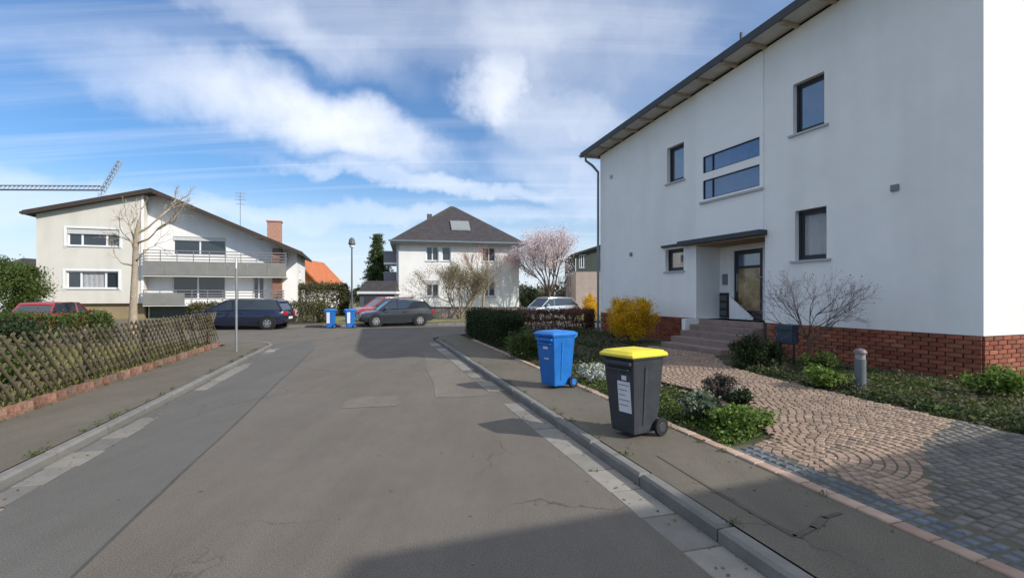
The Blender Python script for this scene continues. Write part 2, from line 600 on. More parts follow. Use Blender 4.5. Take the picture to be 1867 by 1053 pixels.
def npmesh(name, V, nper, mats, parent=None, **k):
    """mesh of separate n-gons: V is (count*nper, 3)"""
    V = np.asarray(V, dtype=np.float32)
    cnt = len(V) // nper
    me = bpy.data.meshes.new(name)
    me.vertices.add(len(V))
    me.vertices.foreach_set('co', V.ravel())
    me.loops.add(len(V))
    me.loops.foreach_set('vertex_index', np.arange(len(V), dtype=np.int32))
    me.polygons.add(cnt)
    me.polygons.foreach_set('loop_start', np.arange(0, len(V), nper, dtype=np.int32))
    me.polygons.foreach_set('loop_total', np.full(cnt, nper, dtype=np.int32))
    me.materials.append(mats)
    me.update(calc_edges=True)
    o = bpy.data.objects.new(name, me)
    C.objects.link(o)
    if parent: o.parent = parent
    return tag(o, **k)


def leaf_quads(P, size, up=.3, asp=1.8, out=None):
    """diamond leaf for each point of P (n,3)"""
    n_ = len(P)
    nr = rng.normal(size=(n_, 3))
    nr[:, 2] += up * 2
    if out is not None: nr += out * 1.2
    nr /= np.linalg.norm(nr, axis=1)[:, None] + 1e-9
    t = np.cross(nr, rng.normal(size=(n_, 3)))
    t /= np.linalg.norm(t, axis=1)[:, None] + 1e-9
    b = np.cross(nr, t)
    s = (size * rng.uniform(.6, 1.35, n_))[:, None]
    V = np.empty((n_, 4, 3))
    V[:, 0] = P - t * s * .5
    V[:, 1] = P + b * s * .5 / asp
    V[:, 2] = P + t * s * .5
    V[:, 3] = P - b * s * .5 / asp
    return V.reshape(-1, 3)


def clumpy(n_, c, r, nclump=26, spread=.33, shell=.55, zmin=None):
    """points in uneven clumps filling an ellipsoid c, r"""
    c, r = np.array(c, float), np.array(r, float)
    d_ = rng.normal(size=(nclump, 3))
    d_ /= np.linalg.norm(d_, axis=1)[:, None]
    cc = d_ * rng.uniform(shell, 1., (nclump, 1)) * (1 - spread * .6)
    k = rng.integers(0, nclump, n_)
    p = cc[k] + rng.normal(size=(n_, 3)) * spread * .5 * rng.uniform(.6, 1.2, (nclump, 1))[k]
    P = c + p * r
    if zmin is not None: P = P[P[:, 2] > zmin]
    return P


# road frame: s across the street (to the right), a along it
nx, ny = .9616, .2746
dx, dy = -.2746, .9616
ROAD_RZ = math.atan2(ny, nx)


def W2(s, a):
    return (s * nx + a * dx, s * ny + a * dy)


def SA(x, y):
    return (x * nx + y * ny, x * dx + y * dy)


def W3(s, a, z):
    return (s * nx + a * dx, s * ny + a * dy, z)


def zg(s):
    """right-hand gardens rise gently towards the house"""
    return .10 + .2 * min(1, max(0, (s - 3.5) / 4))


def inpoly(x, y, poly):
    c = False
    j = len(poly) - 1
    for i in range(len(poly)):
        xi, yi = poly[i]
        xj, yj = poly[j]
        if (yi > y) != (yj > y) and x < (xj - xi) * (y - yi) / (yj - yi) + xi: c = not c
        j = i
    return c


def sheet(name, poly_sa, z, m, parent=None, kind='structure', zfn=None, res=None):
    """flat (or gently sloping) sheet from a polygon in the road frame"""
    bm = bmesh.new()
    vs = [bm.verts.new(W3(s, a, z)) for s, a in poly_sa]
    for t in tessellate_polygon([[Vector((s, a, 0)) for s, a in poly_sa]]):
        bm.faces.new([vs[i] for i in t])
    bm.normal_update()
    if zfn:
        smin, smax = min(p[0] for p in poly_sa), max(p[0] for p in poly_sa)
        k = smin + .5
        while k < smax:
            g = bm.verts[:] + bm.edges[:] + bm.faces[:]
            bmesh.ops.bisect_plane(bm, geom=g, plane_co=W3(k, 0, 0), plane_no=(nx, ny, 0))
            k += .5
        for v in bm.verts:
            v.co.z = z + zfn(SA(v.co.x, v.co.y)[0])
    bm.normal_update()
    for fc in bm.faces:
        if fc.normal.z < 0: fc.normal_flip()
    me = bpy.data.meshes.new(name)
    bm.to_mesh(me)
    bm.free()
    me.materials.append(m)
    o = bpy.data.objects.new(name, me)
    C.objects.link(o)
    if parent: o.parent = parent
    elif kind: o['kind'] = kind
    return o


def arc(cs, ca, r, t0, t1, k=8):
    return [(cs + r * math.cos(R(t0 + (t1 - t0) * i / k)), ca + r * math.sin(R(t0 + (t1 - t0) * i / k))) for i in range(k + 1)]


# ------------------------------------------------------------------ ground, road, pavements
g = MB().add([(-2500, -600, -.06), (2500, -600, -.06), (2500, 3500, -.06), (-2500, 3500, -.06)], [(0, 1, 2, 3)]).build('ground', M_GROUND)
tag(g, kind='structure')

SL, SR = -3.02, 2.23          # kerb faces
SEAM = -1.68
AN, AF = 20.5, 27.2           # near (right side) and far edge of the cross street
right_arc = arc(SR + 2.2, AN - 2.2, 2.2, 180, 90)
left_arc = arc(SL - 2.2, 17.0, 2.2, 0, 90)
road_poly = [(SEAM, -9), (SR, -9)] + right_arc + [(45, AN), (45, AF), (-45, AF), (-45, 19.2), (left_arc[-1][0], 19.2), (-2.0, 19.2), (SEAM, 16.0)]
road = sheet('road', road_poly, 0, M_ROAD)
lane = sheet('lane_strip', [(SL, -9), (SEAM, -9), (SEAM, 16.0), (-2.0, 19.2)] + left_arc[::-1] + [(SL, 16.5)], 0, M_ROAD2, road)
# tar line where the two surfacings meet, slightly wandering
mb = MB()
pts = []
for i in range(60):
    a = -9 + i * .43
    pts.append((SEAM + .008 * math.sin(a * 1.1) + random.uniform(-.006, .006), a))
for (s0, a0), (s1, a1) in zip(pts, pts[1:]):
    w = random.uniform(.007, .014)
    mb.add([W3(s0 - w, a0, .004), W3(s0 + w, a0, .004), W3(s1 + w, a1, .004), W3(s1 - w, a1, .004)], [(0, 1, 2, 3)])
mb.build('tar_seam', M_TAR, road)


def blob(s, a, rs, ra, k=14, j=.12):
    return [(s + rs * math.cos(t) * random.uniform(1 - j, 1 + j), a + ra * math.sin(t) * random.uniform(1 - j, 1 + j)) for t in [2 * math.pi * i / k for i in range(k)]]


sheet('repair_patch', [(-.42, 7.62), (.36, 7.55), (.45, 7.75), (.42, 8.28), (-.1, 8.36), (-.38, 8.22)], .004, M_PATCH, road)
sheet('repair_patch', [(1.0, 8.05), (1.35, 7.9), (1.9, 7.95), (1.9, 14.5), (1.42, 14.35), (1.3, 12.2), (1.18, 11.1), (1.13, 9.4)], .004, M_PATCH, road)

pav_r = sheet('pavement', [(SR + .13, -9), (3.37, -9), (3.37, 19.35)] + [(45, 19.35), (45, AN - .13)] + arc(SR + 2.2, AN - 2.2, 2.07, 90, 180), .10, M_PAVE)
pav_l = sheet('pavement', [(-4.42, -9), (SL - .13, -9)] + arc(SL - 2.2, 17.0, 2.07, 0, 90) + [(-45, 19.07), (-45, 17.5), (-4.42, 17.5)], .09, M_PAVE)
pav_f = sheet('pavement', [(-45, AF + .13), (45, AF + .13), (45, AF + 1.5), (-45, AF + 1.5)], .10, M_PAVE)
# cut and refilled trench near the camera
mb = MB()
for (s0, a0, s1, a1, w) in [(2.62, 3.35, 2.62, 2.55, .02), (2.62, 2.55, 2.85, 2.62, .022), (2.83, 2.61, 3.05, 2.72, .03), (3.03, 2.71, 3.22, 2.74, .018), (2.62, 3.35, 2.66, 4.2, .01)]:
    d_ = Vector((s1 - s0, a1 - a0)).normalized()
    q = (-d_.y * w, d_.x * w)
    mb.add([W3(s0 - q[0], a0 - q[1], .104), W3(s1 - q[0], a1 - q[1], .104), W3(s1 + q[0], a1 + q[1], .104), W3(s0 + q[0], a0 + q[1], .104)], [(0, 1, 2, 3)])
mb.build('tar_seam', mat('pavement_seam', (.085, .077, .062), .9, .25, 3, .2, 60), pav_r)


def block_mesh(name, lx, ly, lz, m, ch=.012):
    """stone lying with its top at z=0, chamfered upper edges"""
    x, y, c = lx / 2, ly / 2, ch
    vs = [(-x, -y, -lz), (x, -y, -lz), (x, y, -lz), (-x, y, -lz), (-x, -y, -c), (x, -y, -c), (x, y, -c), (-x, y, -c),
          (-x + c, -y + c, 0), (x - c, -y + c, 0), (x - c, y - c, 0), (-x + c, y - c, 0)]
    fs = [(0, 1, 5, 4), (1, 2, 6, 5), (2, 3, 7, 6), (3, 0, 4, 7), (4, 5, 9, 8), (5, 6, 10, 9), (6, 7, 11, 10), (7, 4, 8, 11), (8, 9, 10, 11)]
    me = bpy.data.meshes.new(name)
    me.from_pydata(vs, [], fs)
    me.materials.append(m)
    return me


kerb_me = block_mesh('kerbstone', .13, .985, .25, M_KERB, .022)
kerb_s = block_mesh('kerbstone_short', .13, .42, .25, M_KERB, .022)
gut_me = block_mesh('gutter_slab', .30, .485, .1, M_GUT, .006)
edge_me = block_mesh('edging_brick', .115, .235, .12, M_EDGE, .008)


def put(name, me, parent, s, a, z, rz=0., jit=.004, sc=(1, 1, 1)):
    return inst(name, me, parent, W3(s, a, z + random.uniform(-jit, jit)), (random.uniform(-.006, .006), random.uniform(-.006, .006), ROAD_RZ + rz + random.uniform(-.006, .006)), sc)


kerb = empty('kerb', kind='structure')
for i in range(25):
    put('kerbstone', kerb_me, kerb, SR + .065, -7.2 + i + .5 - .0, .105)
for i in range(23):
    put('kerbstone', kerb_me, kerb, SL - .065, -6 + i + .5, .092)
for (s, a), t in zip(arc(SR + 2.2, AN - 2.2, 2.135, 173, 97, 7), np.linspace(173, 97, 8)):
    put('kerbstone', kerb_s, kerb, s, a, .105, R(t))
for (s, a), t in zip(arc(SL - 2.2, 17, 2.135, 7, 83, 7), np.linspace(7, 83, 8)):
    put('kerbstone', kerb_s, kerb, s, a, .092, R(t))
for i in range(14):
    put('kerbstone', kerb_me, kerb, SR + 2.7 + i, AN - .065, .105, R(90))
    put('kerbstone', kerb_me, kerb, SL - 2.7 - i, 19.135, .092, R(90))
for i in range(34):
    put('kerbstone', kerb_me, kerb, -22 + i, AF + .065, .105, R(90))

gutter = empty('gutter', kind='structure')
for i in range(46):
    a = -5.5 + i * .5
    if 7.2 < a < 11 and random.random() < .35: continue
    put('gutter_slab', gut_me, gutter, SR - .155, a, .006, 0, .003)
for i in range(44):
    a = -5 + i * .5
    if (i * 7) % 11 in (2, 5, 6, 9): continue
    put('gutter_slab', gut_me, gutter, SL + .155, a, .006, 0, .003, (random.uniform(.6, 1), 1, 1))

edging = empty('path_edging', kind='structure')
for i in range(84):
    a = -3.5 + i * .245
    put('edging_brick', edge_me, edging, 3.43, a, .118, 0, .005)

# ------------------------------------------------------------------ gardens on the right
sheet('garden_bed', [(3.48, -9), (30, -9), (30, 19.3), (3.48, 19.3)], -.03, M_SOIL, zfn=zg)
path_poly = [(3.78, 2.5), (3.78, 4.2), (4.2, 4.35), (4.75, 6.0), (4.65, 7.3), (5.3, 9.2), (6.3, 11), (7.33, 11.84), (7.55, 9.65), (6.75, 8.2), (6.5, 6.5), (6.35, 4.0), (5.3, 3.6)]
drive_poly = [(3.78, -5), (3.78, 2.5), (5.3, 3.6), (6.35, 4.0), (6.3, 1.5), (6.3, -5)]
path = sheet('garden_path', path_poly, -.007, M_SAND, zfn=zg)
drive = sheet('driveway', [(p[0] if i not in (1, 2) else p[0], p[1]) for i, p in enumerate(drive_poly)], -.0075, M_SAND, zfn=zg)
band = sheet('sett_band', [(3.49, -5), (3.78, -5), (3.78, 4.25), (3.49, 4.25)], -.0075, M_SAND, zfn=zg)

cob_me = block_mesh('paver', .085, .085, .06, M_COB, .008)
cobg_me = block_mesh('paver_grey', .093, .093, .06, M_COBG, .009)
sett_me = block_mesh('sett', .088, .088, .06, M_SETT, .012)


def lay(parent, items, me, name, m_far, limit=300):
    """items: (s, a, rz, sx, sy); the nearest are stones of their own, the rest one mass"""
    cp = (0, 0)
    items = [it for it in items if W2(it[0], it[1])[1] > -1.5]
    # the nearest stones inside the view come first
    def key(it):
        x, y = W2(it[0], it[1])
        return math.hypot(x, y) + (50 if y < 1.2 or abs(x / max(y, .01)) > 1.08 else 0)
    items.sort(key=key)
    for s, a, rz, sx, sy in items[:limit]:
        inst(name, me, parent, W3(s, a, zg(s) + random.uniform(-.003, .004)), (random.uniform(-.025, .025), random.uniform(-.025, .025), ROAD_RZ + rz), (sx, sy, 1))
    rest = items[limit:]
    if rest:
        mb = MB()
        bv = [v.co.copy() for v in me.vertices]
        bf = [tuple(p.vertices) for p in me.polygons]
        for s, a, rz, sx, sy in rest:
            c_, s_ = math.cos(ROAD_RZ + rz), math.sin(ROAD_RZ + rz)
            x0, y0, z0 = W3(s, a, zg(s) + random.uniform(-.003, .004))
            tx, ty = random.uniform(-.025, .025), random.uniform(-.025, .025)
            mb.add([(x0 + (v.x * sx) * c_ - (v.y * sy) * s_, y0 + (v.x * sx) * s_ + (v.y * sy) * c_, z0 + v.z + v.x * tx + v.y * ty) for v in bv], bf)
        o = mb.build(name + '_field', m_far, parent)
        o['kind'] = 'stuff'


items = []
cs, ca = 4.08, 3.75
r = .05
while r < 9:
    n_ = max(4, int(2 * math.pi * r / .089))
    t0 = random.random() * 6
    for k in range(n_):
        t = t0 + 2 * math.pi * k / n_
        s, a = cs + r * math.cos(t), ca + r * math.sin(t)
        if inpoly(s, a, path_poly):
            items.append((s, a, t, random.uniform(.88, 1.0), random.uniform(.86, .99)))
    r += .089
lay(path, items, cob_me, 'paver', M_COB_I)
items = []
row = 0
a = -1.5
while a < 4.1:
    s = 3.84 + (row % 2) * .05
    while s < 6.4:
        ss, aa = s + random.uniform(-.008, .008), a + .045 * math.sin(s * 3.1) + random.uniform(-.008, .008)
        if inpoly(ss, aa, drive_poly):
            items.append((ss, aa, random.uniform(-.12, .12), random.uniform(.85, 1), random.uniform(.85, 1)))
        s += .098
    a += .098
    row += 1
lay(drive, items, cobg_me, 'paver', M_COBG_I)
items = []
for i in range(58):
    for j in range(3):
        items.append((3.538 + j * .096, -1.4 + i * .097 + random.uniform(-.006, .006), random.uniform(-.08, .08), random.uniform(.9, 1), random.uniform(.9, 1)))
lay(band, items, sett_me, 'sett', M_SETT_I)

# gardens on the left and beyond the cross street
sheet('lawn', [(-60, -9), (-4.55, -9), (-4.55, 17.5), (-60, 17.5)], .13, M_LAWN)
sheet('lawn', [(-90, AF + 1.5), (70, AF + 1.5), (70, 110), (-90, 110)], .11, M_LAWN)
forecourt = sheet('forecourt', [(-22, AF + 1.5), (-3, AF + 1.5), (-3, AF + 9), (-22, AF + 9)], .116, M_PAVE)

# ------------------------------------------------------------------ walls and windows
class Wall:
    """a wall plane: origin, horizontal direction, outward normal (all in the house's own frame)"""
    def __init__(self, o, e, n):
        self.o, self.e, self.n = Vector(o), Vector(e), Vector(n)

    def p(self, a, z, d=0.):
        return self.o + self.e * a + self.n * d + Vector((0, 0, z))

    def box(self, mb, a0, a1, z0, z1, d0, d1):
        b = [self.p(a0, z0, d0), self.p(a1, z0, d0), self.p(a1, z0, d1), self.p(a0, z0, d1)]
        t = [self.p(a0, z1, d0), self.p(a1, z1, d0), self.p(a1, z1, d1), self.p(a0, z1, d1)]
        return mb.hexa(b, t)

    def sheet(self, mb, a0, a1, z0, top, openings=(), reveal=.14, breaks=(), d=0., under=0.):
        topf = top if callable(top) else (lambda a: top)
        As = sorted({a0, a1, *breaks, *[x for o in openings for x in o[:2]]})
        As = [x for x in As if a0 - 1e-6 <= x <= a1 + 1e-6]
        Zs = sorted({z0, *[x for o in openings for x in o[2:4]]})
        for i in range(len(As) - 1):
            for j in range(len(Zs)):
                am = (As[i] + As[i + 1]) / 2
                last = j == len(Zs) - 1
                zm = Zs[j] + .01 if last else (Zs[j] + Zs[j + 1]) / 2
                if any(o[0] < am < o[1] and o[2] < zm < o[3] for o in openings): continue
                za, zb = (topf(As[i]), topf(As[i + 1])) if last else (min(Zs[j + 1], topf(As[i])), min(Zs[j + 1], topf(As[i + 1])))
                if za <= Zs[j] and zb <= Zs[j]: continue
                za, zb = max(za, Zs[j]), max(zb, Zs[j])
                mb.add([self.p(As[i], Zs[j], d), self.p(As[i + 1], Zs[j], d), self.p(As[i + 1], zb, d), self.p(As[i], za, d)], [(0, 1, 2, 3)])
        for o in openings:
            rv = o[4] if len(o) > 4 else reveal
            q0 = [self.p(o[0], o[2], d), self.p(o[1], o[2], d), self.p(o[1], o[3], d), self.p(o[0], o[3], d)]
            q1 = [self.p(o[0], o[2], d - rv), self.p(o[1], o[2], d - rv), self.p(o[1], o[3], d - rv), self.p(o[0], o[3], d - rv)]
            mb.add(q0 + q1, [(0, 1, 5, 4), (1, 2, 6, 5), (2, 3, 7, 6), (3, 0, 4, 7)])
        if under:
            mb.add([self.p(a0, z0, d), self.p(a1, z0, d), self.p(a1, z0, d - under), self.p(a0, z0, d - under)], [(0, 1, 2, 3)])
        return mb


def window(parent, wl, a0, a1, z0, z1, depth=.12, fw=.06, mull=(), shutter=0., fm=None, gm=None, sill=True, sillw=.08, curtain=(), sash=.0):
    fm, gm = fm or M_FRAME, gm or M_GLASS
    mb = MB()
    D0, D1 = -depth - .05, -depth
    wl.box(mb, a0, a1, z0, z0 + fw, D0, D1)
    wl.box(mb, a0, a1, z1 - fw, z1, D0, D1)
    xs = [a0, *[a0 + (a1 - a0) * m for m in mull], a1]
    for i, x in enumerate(xs):
        l, r = (x, x + fw) if i == 0 else ((x - fw, x) if i == len(xs) - 1 else (x - fw * .6, x + fw * .6))
        wl.box(mb, l, r, z0 + fw, z1 - fw, D0, D1)
    f = mb.build('window', fm, parent)
    for i in range(len(xs) - 1):
        l = xs[i] + (fw if i == 0 else fw * .6)
        r = xs[i + 1] - (fw if i == len(xs) - 2 else fw * .6)
        if sash:
            sb = MB()
            for q in ((l, r, z0 + fw, z0 + fw + sash), (l, r, z1 - fw - sash, z1 - fw), (l, l + sash, z0 + fw + sash, z1 - fw - sash), (r - sash, r, z0 + fw + sash, z1 - fw - sash)):
                wl.box(sb, *q, D0 - .004, D1 - .018)
            sb.build('sash', fm, f)
        if i in curtain:
            cb = MB()
            k = 9
            for j in range(k):
                t0, t1 = l + (r - l) * j / k, l + (r - l) * (j + 1) / k
                o0, o1 = (.0, .025) if j % 2 else (.025, .0)
                cb.add([wl.p(t0, z0, D0 - .02 - o0), wl.p(t1, z0, D0 - .02 - o1), wl.p(t1, z1, D0 - .02 - o1), wl.p(t0, z1, D0 - .02 - o0)], [(0, 1, 2, 3)])
            cb.build('curtain', M_CURT, f)
        pb = MB()
        wl.box(pb, l + sash, r - sash, z0 + fw + sash, z1 - fw - sash, D0 + .012, D0 + .022)
        pb.build('pane', M_GLASSC if i in curtain else gm, f)
    if shutter:
        hb = MB()
        zb = z1 - (z1 - z0) * shutter
        k = max(3, int((z1 - zb) / .05))
        for j in range(k):
            q0, q1 = zb + (z1 - zb) * j / k, zb + (z1 - zb) * (j + .86) / k
            wl.box(hb, a0 + .02, a1 - .02, q0, q1, -.055, -.04)
        hb.build('roller_shutter', M_SHUT, f)
    if sill:
        sb = MB()
        wl.box(sb, a0 - sillw, a1 + sillw, z0 - .045, z0 - .002, -depth, .05)
        sb.build('sill', M_SILL, f)
    return f


# ------------------------------------------------------------------ the white apartment house on the right
H1_RZ = math.atan2(.3545, .935)
h1 = empty('apartment_house', (7.5, 7.85, 0), H1_RZ, label='large white rendered house with brick plinth and glazed stairwell, right of the street', cat='house')
HL, HD = 11.68, 9.0


def roof_top(y):
    return 7.11 + .075 * (12.17 - y) if y > 1.2 else 7.11 + .075 * 10.97 - .10 * (1.2 - y)


fw_ = Wall((0, 0, 0), (0, 1, 0), (-1, 0, 0))
ew_ = Wall((0, 0, 0), (1, 0, 0), (0, -1, 0))
wtop = lambda y: roof_top(y) - .20
op = [(2.68, 3.42, 5.23, 6.35), (2.63, 3.37, 2.42, 3.52), (7.01, 7.77, 5.05, 6.13), (7.02, 7.85, 2.38, 3.04)]
bands = [(4.30, 6.20, 5.00, 5.46), (4.30, 6.20, 4.28, 4.80)]
VENTS = ((1.30, 3.62), (10.9, 5.98), (9.65, 3.05))
rec = (4.17, 6.50, 1.0, 3.06, .85)
mb = MB()
fw_.sheet(mb, 0, HL, 1.0, wtop, op + bands + [rec], .16, (1.2,), under=.12)
ew_.sheet(mb, 0, HD, 1.0, wtop(0), [(4.6, 5.8, 2.3, 3.6), (4.6, 5.8, 5.0, 6.3)], .16, under=.12)
Wall((0, HL, 0), (1, 0, 0), (0, 1, 0)).sheet(mb, 0, HD, .2, wtop(HL))
Wall((HD, 0, 0), (0, 1, 0), (1, 0, 0)).sheet(mb, 0, HL, .2, wtop, (), .1, (1.2,))
# back of the entrance recess and the low jamb wall beside the steps
bw_ = Wall((.85, 0, 0), (0, 1, 0), (-1, 0, 0))
bw_.sheet(mb, 4.17, 6.50, 1.0, 3.06, [(4.35, 6.10, 1.0, 2.96)], .08)
mb.build('wall', M_STUCCO, h1, fixn=False)
mb = MB()
fw_.box(mb, 6.36, 6.498, .35, .998, .004, .50)
mb.build('step_wall', M_STUCCO, h1)
mb = MB()
fw_.sheet(mb, 4.20, 6.46, 3.22, lambda y: wtop(y) - .03, bands, .02, d=.03)
for a in (4.20, 6.46):
    mb.add([fw_.p(a, 3.22, 0), fw_.p(a, 3.22, .03), fw_.p(a, wtop(a) - .03, .03), fw_.p(a, wtop(a) - .03, 0)], [(0, 1, 2, 3)])
mb.build('stairwell_panel', M_STUCCO2, h1)
window(h1, fw_, *op[0], fm=M_ANTH, gm=M_GLASSR, sash=.05, sillw=.10)
window(h1, fw_, *op[1], fm=M_ANTH, gm=M_GLASSR, sash=.05, sillw=.10, curtain=(0,))
window(h1, fw_, *op[2], fm=M_ANTH, gm=M_GLASSR, sash=.05, sillw=.06)
window(h1, fw_, *op[3], fm=M_ANTH, gm=M_GLASSR, sash=.05, sillw=.05)
for b in bands:
    window(h1, fw_, *b, depth=-.01, fw=.022, mull=(.82,), fm=M_ANTH, gm=M_GLASSB, sill=False)
mb = MB()
fw_.box(mb, 4.18, 6.30, 4.17, 4.225, .032, .08)
mb.build('sill', M_SILL, h1)
for z0, z1 in ((2.3, 3.6), (5.0, 6.3)):
    window(h1, ew_, 4.6, 5.8, z0, z1, mull=(.5,), fm=M_ANTH)
# window surround boards over the small lower window
mb = MB()
fw_.box(mb, 6.93, 7.95, 3.10, 3.17, .002, .09)
mb.build('window_hood', M_ANTH, h1)
# entrance: glazed timber door, sidelight frame and letterboxes
mb = MB()
for q in ((4.35, 4.42, 1.0, 2.96), (4.92, 5.0, 1.0, 2.88), (5.97, 6.10, 1.0, 2.96), (4.42, 5.97, 2.88, 2.96)):
    bw_.box(mb, *q, -.07, .01)
fr = mb.build('door_frame', M_FRAME, h1)
mb = MB()
for q in ((5.01, 5.11, 1.03, 2.86), (5.86, 5.96, 1.03, 2.86), (5.11, 5.86, 1.03, 1.25), (5.11, 5.86, 2.76, 2.86), (5.11, 5.86, 2.38, 2.45)):
    bw_.box(mb, *q, -.06, -.015)
dr = mb.build('door', M_ANTH, h1)
mb = MB()
bw_.box(mb, 5.11, 5.86, 1.25, 2.38, -.045, -.035)
mb.build('pane', mat('door_glass', (.24, .15, .07), .12, .5, 1.6, col2=(.42, .31, .16), spec=.6), dr)
mb = MB()
bw_.box(mb, 5.11, 5.86, 2.45, 2.76, -.045, -.035)
mb.build('pane', M_GLASSB, dr)
MB().tube([(.80, 5.81, 1.75), (.80, 5.81, 2.25)], .016, 8).build('handle', M_GALV, dr)
mb = MB()
bw_.box(mb, 4.43, 4.91, 1.03, 2.86, -.045, -.035)
mb.build('sidelight', M_GLASS, h1)
mb = MB()
bw_.box(mb, 6.15, 6.45, 1.02, 1.72, .003, .06)
lb = mb.build('letterbox_panel', M_ANTH, h1)
for i in range(3):
    mb = MB()
    bw_.box(mb, 6.18, 6.42, 1.08 + i * .21, 1.22 + i * .21, .062, .07)
    mb.build('letterbox_flap', M_LAMP, lb)
mb = MB()
bw_.box(mb, 6.20, 6.38, 1.95, 2.25, .003, .03)
mb.build('intercom', M_RAIL, h1)
mb = MB()
tri = [(6.0, 1.0), (5.2, 1.0), (5.2, 1.06), (6.0, 1.62)]
vs = [bw_.p(a, z, d) for d in (.10, .14) for a, z in tri]
mb.add(vs, [(0, 1, 2, 3), (7, 6, 5, 4), (0, 4, 5, 1), (1, 5, 6, 2), (2, 6, 7, 3), (3, 7, 4, 0)])
mb.build('side_panel', M_STUCCO2, h1)
for a, z in VENTS:
    mb = MB()
    fw_.box(mb, a - .07, a + .07, z - .06, z + .06, .002, .035)
    mb.build('wall_vent', M_RAIL if z < 5 else M_SILL, h1, bevel=.008)
# canopy: shallow boarded slab above the recess
mb = MB()
b = [fw_.p(4.10, 3.06, -.8), fw_.p(6.9, 3.06, -.8) , fw_.p(6.9, 3.06, .28), fw_.p(4.10, 3.06, .28)]
fw_.box(mb, 4.10, 7.0, 3.075, 3.20, .002, .26)
mb.build('canopy', M_FASCIA, h1, bevel=.008)
mb = MB()
for i in range(9):
    fw_.box(mb, 4.175 + i * .2585, 4.175 + i * .2585 + .25, 3.03, 3.055, -.845, -.005)
mb.build('recess_ceiling', M_WOOD, h1)
step_me = {}
for i in range(5):
    mb = MB()
    zt = 1.0 - .15 * i
    x1 = .85 if i == 0 else -.02 - .32 * (i - 1)
    x0 = -.02 - .32 * i
    if i == 0: mb.box(x0 - .02, x1, 4.2, 6.34, zt - .15 + .002, zt)
    else: mb.box(x0 - .02, x1 - .001, 4.2, 6.34, .15, zt)
    mb.build('step', M_STEP, h1, bevel=.012)
mb = MB()
mb.box(-.001, .83, 4.2, 6.34, .2, .845)
mb.build('landing_base', M_STEP, h1)
# roof with verge boards, soffit, purlin ends
ys = [12.2, 1.2, -.6]
mb = MB()
X0, X1 = -.55, HD + .5
for (ya, yb) in zip(ys, ys[1:]):
    mb.hexa([(X0, yb, roof_top(yb) - .08), (X1, yb, roof_top(yb) - .08), (X1, ya, roof_top(ya) - .08), (X0, ya, roof_top(ya) - .08)],
            [(X0, yb, roof_top(yb)), (X1, yb, roof_top(yb)), (X1, ya, roof_top(ya)), (X0, ya, roof_top(ya))])
roof = mb.build('roof', M_ROOF, h1)
mb = MB()
for (ya, yb) in zip(ys, ys[1:]):
    mb.hexa([(X0 - .03, yb, roof_top(yb) - .17), (X0, yb, roof_top(yb) - .17), (X0, ya, roof_top(ya) - .17), (X0 - .03, ya, roof_top(ya) - .17)],
            [(X0 - .03, yb, roof_top(yb) + .02), (X0, yb, roof_top(yb) + .02), (X0, ya, roof_top(ya) + .02), (X0 - .03, ya, roof_top(ya) + .02)])
mb.build('verge_board', M_FASCIA, roof)
mb = MB()
for (ya, yb) in zip(ys, ys[1:]):
    mb.hexa([(X0, yb + .002, roof_top(yb) - .14), (.02, yb + .002, roof_top(yb) - .14), (.02, ya - .002, roof_top(ya) - .14), (X0, ya - .002, roof_top(ya) - .14)],
            [(X0, yb + .002, roof_top(yb) - .083), (.02, yb + .002, roof_top(yb) - .083), (.02, ya - .002, roof_top(ya) - .083), (X0, ya - .002, roof_top(ya) - .083)])
mb.build('soffit', M_SOFFIT, roof)
pur = MB()
pur.box(-.50, .0, -.04, .04, -.075, 0)
pur_me = pur.mesh('purlin', mat('purlin_paint', (.42, .34, .25), .75, .2, 5))
for i in range(14):
    y = 11.9 - i * .86
    inst('purlin', pur_me, roof, (0, y, roof_top(y) - .142), (0, 0, 0))
mb = MB()
mb.tube([(-.5, 4.4, roof_top(4.4) + .0), (-.5, 4.4, roof_top(4.4) + .22)], .035, 8)
mb.build('vent_pipe', M_LAMP, roof)
mb = MB()
pr = [(math.cos(R(180 + 180 * i / 8)) * .075, math.sin(R(180 + 180 * i / 8)) * .075) for i in range(9)]
gy, gz = 12.27, roof_top(12.2) - .03
vs = [(x, gy + p[0], gz + p[1]) for x in (X0 - .02, X1) for p in pr]
mb.add(vs, [(i, i + 1, i + 10, i + 9) for i in range(8)] + [tuple(range(9))])
mb.build('gutter', M_ZINC, roof)
mb = MB()
mb.tube([(-.3, gy, gz - .05), (-.3, gy, gz - .2), (-.12, gy - .2, gz - .42), (-.06, HL + .06, gz - .75), (-.06, HL + .06, gz - 1.0), (-.06, HL + .06, .25)], .048, 10)
mb.build('downpipe', M_ZINC, h1, smooth=True)
